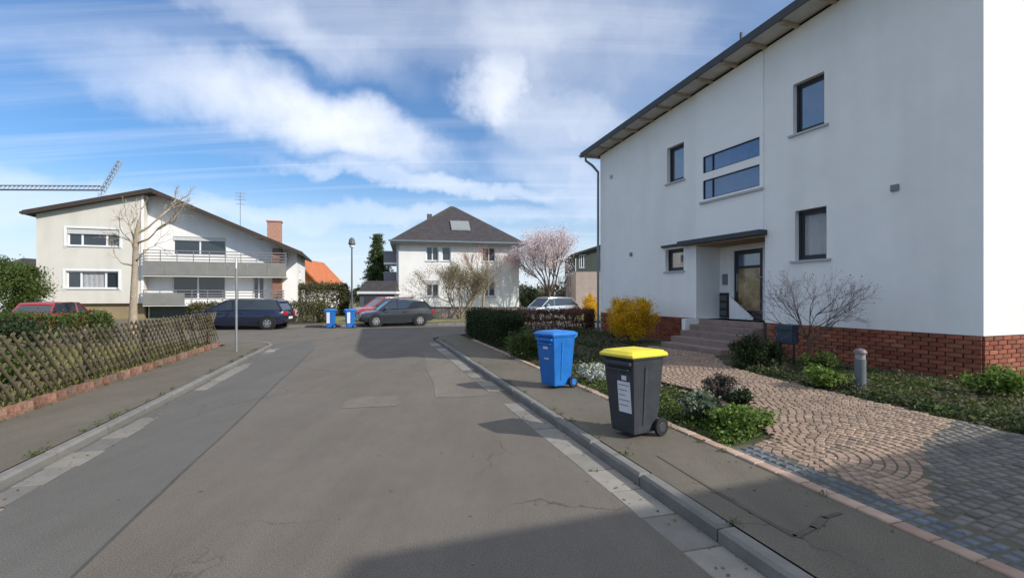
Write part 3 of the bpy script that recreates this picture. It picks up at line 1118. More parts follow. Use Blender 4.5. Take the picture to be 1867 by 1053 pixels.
# brick plinth: mortar body, and every brick of it
mb = MB()
for (a0, a1) in ((.03, 4.16), (6.51, HL - .03)):
    fw_.box(mb, a0, a1, .1, .998, -.15, -.040)
ew_.box(mb, .031, HD - .03, .1, .998, -.15, -.040)
mb.build('plinth_core', M_MORTAR, h1)
bm_ = MB()
bm_.box(-.115, .115, -.05, .022, -.0325, .0325)
brick_me = bm_.mesh('brick', M_BRICK, bevel=.006)
hb_ = MB()
hb_.box(-.0535, .0535, -.05, .022, -.0325, .0325)
brick_h = hb_.mesh('brick_half', M_BRICK, bevel=.006)
bl = []
for c in range(11):
    z = .21 + c * .0745
    off = .125 * (c % 2)
    for wl, L_, rz, segs in ((fw_, HL, R(-90), ((.02, 4.15), (6.52, HL - .03))), (ew_, HD, 0, ((.02, HD - .03),))):
        for a0, a1 in segs:
            a = a0 - off + .12
            while a < a1 - .1:
                lo, hi = max(a - .12, a0), min(a + .12, a1)
                if hi - lo > .05:
                    bl.append(((lo + hi) / 2, hi - lo, z, wl, rz))
                a += .25
bl.sort(key=lambda b: (b[0] if b[3] is fw_ else b[0] * 1.4 + (99 if b[0] > 2.2 else 0)))
far = MB()
bv = [tuple(v.co) for v in brick_me.vertices]
bf = [tuple(p.vertices) for p in brick_me.polygons]
for i, (a, l, z, wl, rz) in enumerate(bl):
    p = wl.p(a, z, -.042 + random.uniform(-.003, .003))
    sx = (l - .010) / .23
    if i < 300:
        inst('brick', brick_me, h1, p, (0, 0, rz), (sx, 1, 1))
    else:
        c_, s_ = math.cos(rz), math.sin(rz)
        far.add([(p.x + x * sx * c_ - y * s_, p.y + x * sx * s_ + y * c_, p.z + zz) for x, y, zz in bv], bf)
o = far.build('brick_field', M_BRICK_I, h1)
o['kind'] = 'stuff'

# ------------------------------------------------------------------ neighbour house beyond the right edge (throws the foreground shade)
h0 = empty('neighbour_house', (8.75, -2.1, 0), H1_RZ, label='white neighbouring house across the driveway, behind the viewer', cat='house')
mb = MB()
we = Wall((0, 0, 0), (1, 0, 0), (0, 1, 0))
ops0 = [(1.5, 2.8, 1.9, 3.2), (4.5, 5.8, 1.9, 3.2), (1.5, 2.8, 4.5, 5.8), (4.5, 5.8, 4.5, 5.8)]
we.sheet(mb, 0, 8, .0, 6.4, ops0, .14)
ridge = lambda y: 6.4 + (1.6 * (1 - abs(y + 5.5) / 5.5))
wg = Wall((0, 0, 0), (0, -1, 0), (-1, 0, 0))
opg = [(2.5, 3.8, 1.9, 3.2), (7.2, 8.5, 1.9, 3.2), (2.5, 3.8, 4.5, 5.8), (7.2, 8.5, 4.5, 5.8)]
wg.sheet(mb, 0, 11, 0, lambda a: ridge(-a), opg, .14, (5.5,))
Wall((8, 0, 0), (0, -1, 0), (1, 0, 0)).sheet(mb, 0, 11, 0, lambda a: ridge(-a), (), .14, (5.5,))
Wall((0, -11, 0), (1, 0, 0), (0, -1, 0)).sheet(mb, 0, 8, 0, 6.4)
mb.build('wall', M_STUCCO, h0)
for q in ops0: window(h0, we, *q, mull=(.5,))
for q in opg: window(h0, wg, *q, mull=(.5,))
mb = MB()
for ya, yb in ((.55, -5.5), (-5.5, -11.55)):
    mb.hexa([(-.5, ya, ridge(ya)), (8.5, ya, ridge(ya)), (8.5, yb, ridge(yb)), (-.5, yb, ridge(yb))], [(-.5, ya, ridge(ya) + .2), (8.5, ya, ridge(ya) + .2), (8.5, yb, ridge(yb) + .2), (-.5, yb, ridge(yb) + .2)])
mb.build('roof', M_ROOF, h0)

# ------------------------------------------------------------------ the low-pitched house with balconies on the left
KL = 32.6 / 900


def lx(px, k=KL): return (px - 933.5) * k


def lz(py, k=KL): return 1.65 + (538 - py) * k


H2_RZ = R(18)
h2 = empty('balcony_house', (lx(262), 32.6, 0), H2_RZ, label='broad cream house with low gable roof and two long balconies, left of the street', cat='house')
_c, _s = math.cos(H2_RZ), math.sin(H2_RZ)


def qx(px, dep=0.):      # where a sight line meets the house's front (or a plane dep behind it), in the house's own x
    k = (px - 933.5) / 900
    bx, by = lx(262) - dep * _s, 32.6 + dep * _c
    return (k * by - bx) / (_c - k * _s)


def qz(py, px, dep=0.):
    Y = 32.6 + dep * _c + qx(px, dep) * _s
    return 1.65 + (538 - py) * Y / 900


OV, RECS, BF = -.45, .75, -.4          # roof overhang, recess of the right half, balcony front
RT = [(qx(40, OV), qz(390, 40, OV)), (qx(275, OV), qz(349, 275, OV)), (qx(552, OV), qz(465, 552, OV))]


def top2(x):   # underside of the roof along the gable
    (x0, z0), (x1, z1), (x2, z2) = RT
    return z0 + (x - x0) * (z1 - z0) / (x1 - x0) if x < x1 else z1 + (x - x1) * (z2 - z1) / (x2 - x1)


xr = RT[1][0]
XL = qx(66)
Q1 = Wall((0, 0, 0), (1, 0, 0), (0, -1, 0))
ZB = qz(553, 165)
w1 = [(qx(122), qx(218), qz(449, 170), qz(417, 170)), (qx(120), qx(216), qz(526, 170), qz(494, 170))]
DPT = 7.5
mb = MB()
Q1.sheet(mb, XL, 0, ZB, lambda x: top2(x) - .01, w1, .18, under=.3)
Wall((0, 0, 0), (0, 1, 0), (1, 0, 0)).sheet(mb, 0, RECS, ZB, top2(0) - .02)
Wall((XL, 0, 0), (0, 1, 0), (-1, 0, 0)).sheet(mb, 0, DPT, .1, top2(XL) - .02)
mb.build('bay_wall', M_CREAM, h2)
for q, sh in zip(w1, (.30, .0)):
    window(h2, Q1, *q, depth=.14, fw=.09, mull=(.27, .74), shutter=sh, sillw=.12, curtain=(1,) if not sh else (), gm=M_GLASS)
    mb = MB()
    for r_ in ((q[0] - .16, q[0] - .004, q[2] - .12, q[3] + .12), (q[1] + .004, q[1] + .16, q[2] - .12, q[3] + .12), (q[0], q[1], q[3] + .004, q[3] + .12)):
        Q1.box(mb, *r_, .003, .03)
    mb.build('window_surround', M_FRAME, h2)
mb = MB()
Q1.box(mb, XL + .3, -.05, .1, ZB - .01, -.6, -.25)
mb.build('plinth', M_OCHRE, h2)
Q2 = Wall((0, RECS, 0), (1, 0, 0), (0, -1, 0))
XR = qx(541, RECS)
w2 = [(qx(315, RECS), qx(412, RECS), qz(466, 363, RECS), qz(432, 363, RECS)), (qx(314, RECS), qx(411, RECS), qz(545, 363, RECS), qz(501, 363, RECS)),
      (qx(461, RECS), qx(482, RECS), qz(545, 470, RECS), qz(503, 470, RECS)), (qx(272, RECS), qx(362, RECS), .12, qz(557, 315, RECS))]
mb = MB()
Q2.sheet(mb, 0.0, XR, .1, lambda x: top2(x) - .02, w2, .16, (xr,))
Q3 = Wall((XR, RECS, 0), (0, 1, 0), (1, 0, 0))
Q3.sheet(mb, 0, DPT - RECS, .1, top2(XR) - .02, [(2, 3, 2.9, 3.5), (4.4, 5.6, 1.0, 2.0)], .15)
Wall((XL, DPT, 0), (1, 0, 0), (0, 1, 0)).sheet(mb, 0, XR - XL, .1, lambda a: top2(a + XL) - .02, (), .1, (xr - XL,))
mb.build('wall', M_WHITE, h2)
window(h2, Q2, *w2[0], depth=.12, fw=.08, mull=(.5,), shutter=.2)
window(h2, Q2, *w2[1], depth=.12, fw=.08, mull=(.47,), sill=False)
window(h2, Q2, *w2[2], depth=.12, fw=.08, mull=(.5,), sill=False)
window(h2, Q3, 2, 3, 2.9, 3.5)
window(h2, Q3, 4.4, 5.6, 1.0, 2.0)
mb = MB()
Q2.box(mb, w2[3][0], w2[3][1], .12, w2[3][3], -1.6, -1.5)
mb.build('garage_interior', M_DARK, h2)
for i in range(5):
    mb = MB()
    q = (w2[3][3] - .14) / 5
    Q2.box(mb, w2[3][0] + .02, w2[3][1] - .02, .14 + i * q, .14 + (i + .96) * q, -.16, -.12)
    mb.build('garage_door_panel', M_LAMP, h2)
mb = MB()
Q1.box(mb, qx(258), -.004, ZB, top2(0) - .1, .004, .05)
mb.build('sunlit_corner_strip', M_STUCCO, h2)  # whiter strip stands for the sunlit side of the bay's corner


def balcony(z_slab, z_par, z_rail, x0, x1, solid_to):
    mb = MB()
    mb.box(x0, x1, BF + .05, RECS - .002, z_slab - .20, z_slab)
    b = mb.build('balcony', M_WHITE, h2)
    n_ = 7
    for i in range(n_):
        q0, q1 = x0 + (x1 - x0) * i / n_, x0 + (x1 - x0) * (i + 1) / n_
        if q1 > solid_to + .3: break
        mb = MB()
        mb.box(q0 + .01, q1 - .01, BF, BF + .045, z_slab - .12, z_par)
        mb.build('parapet_panel', M_PANEL, b)
    mb = MB()
    k = 9
    for i in range(k + 1):
        x = x0 + .03 + (x1 - x0 - .06) * i / k
        mb.box(x - .02, x + .02, BF + .05, BF + .09, z_slab, z_rail)
    n_ = max(2, int((z_rail - z_par) / .17) + 1) if solid_to > 50 else 4
    for i in range(n_):
        z = z_rail - i * .19
        mb.box(x0, x1, BF + .045, BF + .095, z - .028, z + .028)
        mb.box(x1 - .05, x1 - .01, BF + .1, RECS - .01, z - .025, z + .025)
    mb.build('railing', M_RAIL, b)


BX0, BX1 = .06, qx(522, BF)
balcony(qz(499, 375, BF), qz(477, 375, BF), qz(458, 375, BF), BX0, BX1, 99)
balcony(qz(552, 375, BF), qz(535, 375, BF), qz(529, 375, BF), BX0, qx(515, BF), qx(332, BF))
mb = MB()
mb.box(qx(497, .2), qx(513, .2), .1, RECS - .003, .1, top2(qx(505)) - .25)
mb.build('brick_pillar', M_KBRICK, h2)
mb = MB()
(xa, _), _, (xb, _) = RT
for a, b in ((xa, xr), (xr, xb)):
    mb.hexa([(a, OV, top2(a)), (b, OV, top2(b)), (b, DPT + .4, top2(b)), (a, DPT + .4, top2(a))], [(a, OV, top2(a) + .20), (b, OV, top2(b) + .20), (b, DPT + .4, top2(b) + .20), (a, DPT + .4, top2(a) + .20)])
rf = mb.build('roof', M_ROOF, h2)
mb = MB()
for a, b in ((xa, xr), (xr, xb)):
    mb.hexa([(a, OV - .04, top2(a) - .05), (b, OV - .04, top2(b) - .05), (b, OV - .005, top2(b) - .05), (a, OV - .005, top2(a) - .05)], [(a, OV - .04, top2(a) + .23), (b, OV - .04, top2(b) + .23), (b, OV - .005, top2(b) + .23), (a, OV - .005, top2(a) + .23)])
mb.build('verge_board', M_EAVEB, rf)
mb = MB()
mb.box(xa - .14, xa - .004, OV, DPT, top2(xa) + .03, top2(xa) + .17)
mb.build('gutter', M_EAVEB, rf)
mb = MB()
c0, c1, ct = qx(488, 2.5), qx(513, 2.5), qz(405, 500, 2.5)
mb.box(c0, c1, 2.2, 2.95, top2(c0) - .3, ct)
mb.box(c0 - .06, c1 + .06, 2.14, 3.01, ct + .002, ct + .09)
mb.build('chimney', M_CHIM, rf)
mb = MB()
ax, D_ = qx(438, 2.5), 2.5
mb.tube([(ax, D_, top2(ax)), (ax, D_, qz(350, 438, D_))], .025, 5)
for py, w in ((352, .35), (358, .3), (364, .4), (372, .3)):
    z = qz(py, 438, D_)
    mb.tube([(ax - w, D_, z), (ax + w, D_, z)], .015, 4)
mb.build('aerial', M_GALV, rf)

# ------------------------------------------------------------------ the white hip-roofed house at the end of the street
KW = 37 / 900
h3 = empty('hipped_house', (-4.0, 37, 0), R(12), label='white two-storey house with dark hipped roof at the end of the street', cat='house')
Z = lambda py: 1.65 + (538 - py) * KW
X3 = lambda px: (px - 933.5) * KW + 4.0
V1 = Wall((0, 0, 0), (1, 0, 0), (0, -1, 0))
w3 = [(X3(a), X3(b), Z(476), Z(450)) for a, b in ((778, 800), (806, 822), (880, 904))]
w3 += [(X3(a), X3(b), Z(540), Z(512)) for a, b in ((778, 800), (880, 904))] + [(X3(741), X3(755), Z(556), Z(541))]
xl, xr3 = X3(726), X3(949)
mb = MB()
V1.sheet(mb, xl, xr3, .1, 5.60, w3, .14)
V2 = Wall((xl, 0, 0), (0, 1, 0), (-1, 0, 0))
V2.sheet(mb, 0, 9, .1, 5.60, [(1.2, 2.2, 3.2, 5.1), (1.2, 2.2, .4, 2.5)], .14)
Wall((xr3, 0, 0), (0, 1, 0), (1, 0, 0)).sheet(mb, 0, 9, .1, 5.60)
Wall((xl, 9, 0), (1, 0, 0), (0, 1, 0)).sheet(mb, 0, xr3 - xl, .1, 5.60)
mb.build('wall', M_WHITE, h3)
for i, q in enumerate(w3): window(h3, V1, *q, fw=.07, mull=(.5,) if i not in (1, 5) else (), sill=i != 5, shutter=.25 if i == 3 else 0)
window(h3, V2, 1.2, 2.2, 3.2, 5.1, sill=False)
window(h3, V2, 1.2, 2.2, .4, 2.5, sill=False)
mb = MB()
ex0, ex1, ey0, ey1, ez = xl - .45, xr3 + .4, -.55, 9.5, 5.62
ap0, ap1 = (-.2, 4.5, 9.12), (.1, 4.7, 9.12)
mb.add([(ex0, ey0, ez), (ex1, ey0, ez), (ex1, ey1, ez), (ex0, ey1, ez), ap0, ap1], [(0, 1, 5, 4), (1, 2, 5), (2, 3, 4, 5), (3, 0, 4)])
roof3 = mb.build('roof', M_ROOF, h3)
mb = MB()
mb.box(ex0, ex1, ey0, ey1, ez - .22, ez - .004)
mb.build('eaves_box', mat('eaves_grey', (.32, .31, .29), .8, .1, 3), roof3)
mb = MB()
mb.box(ex0 - .1, ex1 + .1, ey0 - .12, ey0 - .003, ez - .1, ez + .03)
mb.build('gutter', M_ZINC, roof3)
mb = MB()
sl = (9.12 - ez) / (4.6 - ey0)


def rp(x, y, h): return (x, y, ez + (y - ey0) * sl + h)


mb.hexa([rp(-.45, .9, .02), rp(1.0, .9, .02), rp(1.0, 2.1, .02), rp(-.45, 2.1, .02)], [rp(-.45, .9, .12), rp(1.0, .9, .12), rp(1.0, 2.1, .12), rp(-.45, 2.1, .12)])
rw = mb.build('roof_window', M_GALV, roof3)
mb = MB()
mb.box(X3(775) + .35, X3(775) + .75, 4.2, 4.7, 6.5, 8.35)
mb.build('chimney', M_LAMP, roof3)
for z in (1.0, 2.55, 4.1):
    mb = MB()
    mb.box(xl - .95, xl - .003, .9, 3.2, z - .15, z)
    b = mb.build('balcony', M_WHITE, h3)
    mb = MB()
    mb.box(xl - .95, xl - .90, .9, 3.2, z + .004, z + .85)
    mb.box(xl - .90, xl - .003, .9, .95, z + .004, z + .85)
    mb.build('parapet', M_RAIL, b)
mb = MB()
mb.tube([(xl + .12, -.06, .1), (xl + .12, -.06, ez - .2)], .05, 6)
mb.build('downpipe', M_ZINC, h3)

gw = empty('front_wall', (0, 0, 0), label='low pinkish garden wall in front of the white hip-roofed house', cat='wall')
mb = MB()
xw0, xw1 = -6.4, .8
mb.box(xw0, xw1, 33.3, 33.55, .1, .80)
mb.build('body', M_PINKW, gw)
n_ = 12
cap = MB()
cap.box(-.29, .29, -.17, .17, 0, .07)
cap_me = cap.mesh('coping_stone', M_KERB, bevel=.01)
for i in range(n_):
    inst('coping_stone', cap_me, gw, (xw0 + .3 + i * .6, 33.42, .803))


# ------------------------------------------------------------------ wheelie bins
def make_bin(name, label, m_body, m_lid, sticker=True):
    root = empty(name, label=label, cat='bin', group='wheelie bins put out by the kerb')
    # body: front faces local +x
    mb = MB()
    sec = [(.05, .165, .17, .165), (.10, .175, .185, .172), (.86, .245, .235, .222), (.862, .262, .25, .238), (.90, .262, .25, .238)]
    vs = []
    for z, xf, xb_, hw in sec:
        vs += [(-xb_, -hw, z), (xf, -hw, z), (xf, hw, z), (-xb_, hw, z)]
    fs = [(0, 3, 2, 1)]
    for i in range(len(sec) - 1):
        for k in range(4):
            fs.append((i * 4 + k, i * 4 + (k + 1) % 4, i * 4 + 4 + (k + 1) % 4, i * 4 + 4 + k))
    fs.append((16, 17, 18, 19))
    mb.add(vs, fs)
    b = mb.build('body', m_body, root, bevel=.016, smooth=True)
    mb = MB()
    mb.box(.205, .285, -.20, .20, .80, .845)
    mb.box(.205, .275, -.17, .17, .74, .76)
    mb.build('lifting_comb', m_body, root, bevel=.008)
    for sy in (-1, 1):
        mb = MB()
        mb.hexa([(.02, sy * .178 - .006, .15), (.05, sy * .178 - .006, .15), (.05, sy * .178 + .006, .15), (.02, sy * .178 + .006, .15)],
                [(.02, sy * .222 - .006, .78), (.06, sy * .222 - .006, .78), (.06, sy * .222 + .006, .78), (.02, sy * .222 + .006, .78)])
        mb.build('side_rib', m_body, root)
    # lid: shallow dome with a rim and a front lip
    mb = MB()
    P = [(-.275, -.25), (.285, -.25), (.30, -.17), (.30, .17), (.285, .25), (-.275, .25)]
    rings = [(1.0, .885), (1.0, .915), (.93, .925), (.86, .948), (.5, .962)]
    vs, fs = [], []
    for sc, z in rings:
        vs += [(x * sc, y * sc, z) for x, y in P]
    n_ = len(P)
    for i in range(len(rings) - 1):
        for k in range(n_):
            fs.append((i * n_ + k, i * n_ + (k + 1) % n_, (i + 1) * n_ + (k + 1) % n_, (i + 1) * n_ + k))
    fs += [tuple(range(n_ - 1, -1, -1)), tuple(range((len(rings) - 1) * n_, len(rings) * n_))]
    mb.add(vs, fs)
    lid = mb.build('lid', m_lid, root, bevel=.006, smooth=True)
    mb = MB()
    mb.tube([(-.27, -.19, .895), (-.315, -.19, .91), (-.315, .19, .91), (-.27, .19, .895)], .013, 8)
    mb.build('lid_handle', m_lid, lid)
    MB().tube([(-.24, -.2, .84), (-.30, -.2, .87), (-.30, .2, .87), (-.24, .2, .84)], .014, 8).build('handle', m_body, root)
    MB().tube([(-.20, -.235, .105), (-.20, .235, .105)], .011, 8).build('axle', M_GALV, root)
    for y in (-.215, .215):
        w = MB().wheel((-.20, y, .10), .10, .045, 20).build('wheel', M_RUB, root, smooth=True)
        MB().wheel((-.20, y, .10), .058, .05, 14, [(.01, -.025), (.05, -.026), (.058, -.02), (.058, .02), (.05, .026), (.01, .025)]).build('rim', m_body, w)
    if sticker:
        fx = lambda z: .175 + (.245 - .175) * (z - .10) / .76
        q = lambda y0, y1, z0, z1, d: [(fx(z0) + d, y0, z0), (fx(z0) + d, y1, z0), (fx(z1) + d, y1, z1), (fx(z1) + d, y0, z1)]
        if sticker == 'sheet':
            st = MB().add(q(-.03, .155, .28, .70, .003), [(0, 1, 2, 3)]).build('sticker', M_STICK, root)
            mb = MB().add(q(-.03, .155, .62, .70, .0045), [(0, 1, 2, 3)])
            for i in range(5):
                mb.add(q(-.015, .14 - .03 * (i % 3), .575 - i * .055, .582 - i * .055, .0045), [(0, 1, 2, 3)])
            mb.build('print', M_INK, st)
            mb = MB().add(q(.04, .11, .635, .685, .006), [(0, 1, 2, 3)])
            mb.build('print', M_STICK, st)
        else:
            mb = MB().add(q(-.06, .06, .66, .70, .003), [(0, 1, 2, 3)]).add(q(-.05, .07, .49, .51, .003), [(0, 1, 2, 3)])
            mb.build('sticker', M_STICK, root)
    return root


yb = make_bin('wheelie_bin', 'dark grey wheelie bin with yellow lid and white sticker', M_PLAST_G, M_PLAST_Y, 'sheet')
yb.location = (1.36, 5.52, .10)
yb.rotation_euler.z = math.atan2(-.55, -.835)
bb = make_bin('wheelie_bin', 'blue wheelie bin standing on the pavement behind the yellow-lidded bin', M_PLAST_B, M_PLAST_B, 'marks')
bb.location = (.74, 8.35, .10)
bb.rotation_euler.z = math.atan2(-.60, -.80)
for x, y, rz, lab in ((-9.15, 24.9, 195, 'left one of two blue bins by the lamp post across the junction'), (-8.2, 25.0, 205, 'right one of two blue bins by the lamp post, beside the cars')):
    b = copy_tree(bb)
    b['label'] = lab
    b.location = (x, y, 0)
    b.rotation_euler.z = R(rz)
    mb = MB()
    mb.add([(.02, .2145, .25), (.17, .2145, .25), (.17, .2395, .80), (.02, .2395, .80)], [(0, 1, 2, 3)])
    mb.build('sunlit_side_panel', M_STICK, b)  # white panel put on for the bright sunlit side of the bin

# ------------------------------------------------------------------ lattice fence on the left
fence = empty('lattice_fence', (0, 0, 0), label='weathered olive wooden lattice fence of crossed half-round slats, left pavement', cat='fence')
FS, FA0, FA1, FZ0, FZ1 = -4.62, -1.0, 16.9, .27, 1.13
L_ = (FZ1 - FZ0) * math.sqrt(2)
prof = [(-.024, 0), (-.020, .013), (0, .021), (.020, .013), (.024, 0)]
mb = MB()
vs = [(x, y, z) for z in (-L_ / 2, L_ / 2) for x, y in prof]
mb.add(vs, [(i, i + 1, i + 6, i + 5) for i in range(4)] + [(4, 0, 5, 9), (0, 1, 2, 3, 4), (9, 8, 7, 6, 5)])
slat_me = mb.mesh('slat', M_SLAT)
ARZ = ROAD_RZ + R(90)      # local x along the street
k = 0
for layer, (off, ang) in enumerate(((.030, 45), (.004, -45))):
    a = FA0
    while a < FA1:
        s_ = FS + off
        # local y of the slat faces the street (+s)
        M_ = Matrix.Translation(W3(s_, a, (FZ0 + FZ1) / 2 + random.uniform(-.008, .008))) @ Matrix.Rotation(ROAD_RZ - R(90), 4, 'Z') @ Matrix.Rotation(R(ang + random.gauss(0, 1.5)), 4, 'Y')
        o = inst('slat', slat_me, fence)
        o.matrix_world = M_
        a += .2 * (1 if random.random() > .03 else 1.9)
post = MB()
post.tube([(0, 0, .1), (0, 0, 1.05)], .045, 8)
post_me = post.mesh('post', M_POSTW)
for i in range(9):
    x, y = W2(FS - .10, FA0 + .2 + i * 2.2)
    inst('post', post_me, fence, (x, y, 0))
for z in (.45, .95):
    MB().tube([W3(FS - .035, FA0 - .3, z), W3(FS - .035, FA1 + .3, z)], .032, 6).build('rail', M_POSTW, fence)
fk = empty('fence_kerb', (0, 0, 0), label='low kerb of weathered red bricks under the lattice fence', cat='kerb')
fb = MB()
fb.box(-.125, .125, -.06, .06, -.12, .075)
fk_me = fb.mesh('brick', M_KBRICK, bevel=.008)
for i in range(72):
    a = -1.3 + i * .256
    if a > 17.3: break
    inst('brick', fk_me, fk, W3(-4.50, a, .14 + random.uniform(-.008, .008)), (random.uniform(-.02, .02), random.uniform(-.03, .03), ROAD_RZ + R(90) + random.uniform(-.02, .02)))
for i in range(20):
    inst('brick', fk_me, fk, W3(-4.7 - i * .256, 17.42, .14 + random.uniform(-.008, .008)), (0, 0, ROAD_RZ + random.uniform(-.02, .02)))

# ------------------------------------------------------------------ street furniture
sp = empty('sign_post', (*W2(-3.6, 15.3), .09), math.atan2(W2(-3.6, 15.3)[1], W2(-3.6, 15.3)[0]) - R(90), label='thin grey sign post with an edge-on plate at the fence corner', cat='sign post')
MB().tube([(0, 0, 0), (0, 0, 2.62)], .032, 10).build('pole', M_GALV, sp, smooth=True)
mb = MB()
mb.box(-.017, .017, -.045, .60, 2.30, 2.60)
pl = mb.build('sign_plate', M_FRAME, sp, bevel=.004)
mb = MB()
for z in (2.37, 2.53): mb.box(-.036, .036, -.04, .04, z - .015, z + .015)
mb.build('clamp', M_GALV, sp)
lp = empty('street_lamp', (-9.05, 27.9, .1), 0, label='slim street lamp with a lantern head behind the blue bins', cat='street lamp')
MB().tube([(0, 0, 0), (0, 0, 1.1), (0, 0, 1.12), (0, 0, 4.3)], [.075, .075, .05, .038], 10).build('pole', M_LAMP, lp, smooth=True)
mb = MB().lathe([(.06, 4.3), (.10, 4.36), (.18, 4.42), (.20, 4.45), (.14, 4.72), (.05, 4.8), (.01, 4.82)], 14)
hd = mb.build('lamp_head', M_LAMP, lp, smooth=True)
MB().lathe([(.05, 4.22), (.12, 4.26), (.14, 4.36), (.05, 4.40)], 14).build('diffuser', M_FRAME, hd, smooth=True)
bl_ = empty('bollard_light', (5.22, 7.4, zg(7.05)), 0, label='grey garden bollard light with pale rounded head in the planting bed', cat='garden light')
MB().lathe([(.075, -.05), (.075, .42), (.068, .425)], 18).build('column', mat('bollard_grey', (.13, .145, .165), .5, .1, 5), bl_, smooth=True)
MB().lathe([(.065, .425), (.07, .50), (.062, .505)], 18).build('diffuser', mat('opal', (.34, .30, .31), .35, .05, 3), bl_, smooth=True)
MB().lathe([(.088, .505), (.085, .535), (.06, .565), (.01, .58)], 18).build('cap', mat('bollard_cap', (.15, .125, .135), .5, .1, 5), bl_, smooth=True)
lbx = empty('letter_box', (5.32, 9.55, zg(7.7)), H1_RZ + R(90), label='slate blue letterbox on a post behind the bare shrub', cat='letterbox')
for x in (-.15, .15):
    MB().tube([(x, 0, -.05), (x, 0, .55)], .02, 6).build('post', M_ANTH, lbx)
mb = MB()
mb.box(-.18, .18, -.09, .09, .42, .78)
bx = mb.build('box', mat('slate_paint', (.035, .05, .075), .5, .1, 4), lbx, bevel=.012)
mb = MB()
mb.box(-.13, .13, .09, .10, .66, .70)
mb.build('flap', M_ANTH, bx)
# tower crane far off beyond the left roof
cr = empty('tower_crane', (lx(186, .1667), 150, 0), 0, label='distant tower crane with long jib above the left roof', cat='crane')


def lattice(mb, p0, p1, w, n_, r):
    p0, p1 = Vector(p0), Vector(p1)
    t = (p1 - p0).normalized()
    a = t.cross(Vector((0, 1, 0))).normalized() * w
    b = Vector((0, 1, 0)) * w
    cor = [a + b, a - b, -a - b, -a + b]
    for c_ in cor: mb.tube([p0 + c_, p1 + c_], r, 4)
    for i in range(n_):
        q0, q1 = p0 + (p1 - p0) * i / n_, p0 + (p1 - p0) * (i + 1) / n_
        for j in range(4):
            mb.tube([q0 + cor[j], q1 + cor[(j + 1) % 4]], r * .7, 3, cap=False)


mb = MB()
lattice(mb, (0, 0, 0), (0, 0, 33), .7, 22, .12)
mb.build('mast', M_CRANE, cr)
mb = MB()
lattice(mb, (-46, 0, 34.4), (0, 0, 34.2), .62, 34, .16)
mb.build('jib', M_CRANE, cr)
mb = MB()
lattice(mb, (0, 0, 33), (5.6, 0, 42.5), .5, 9, .14)
mb.build('head_frame', M_CRANE, cr)
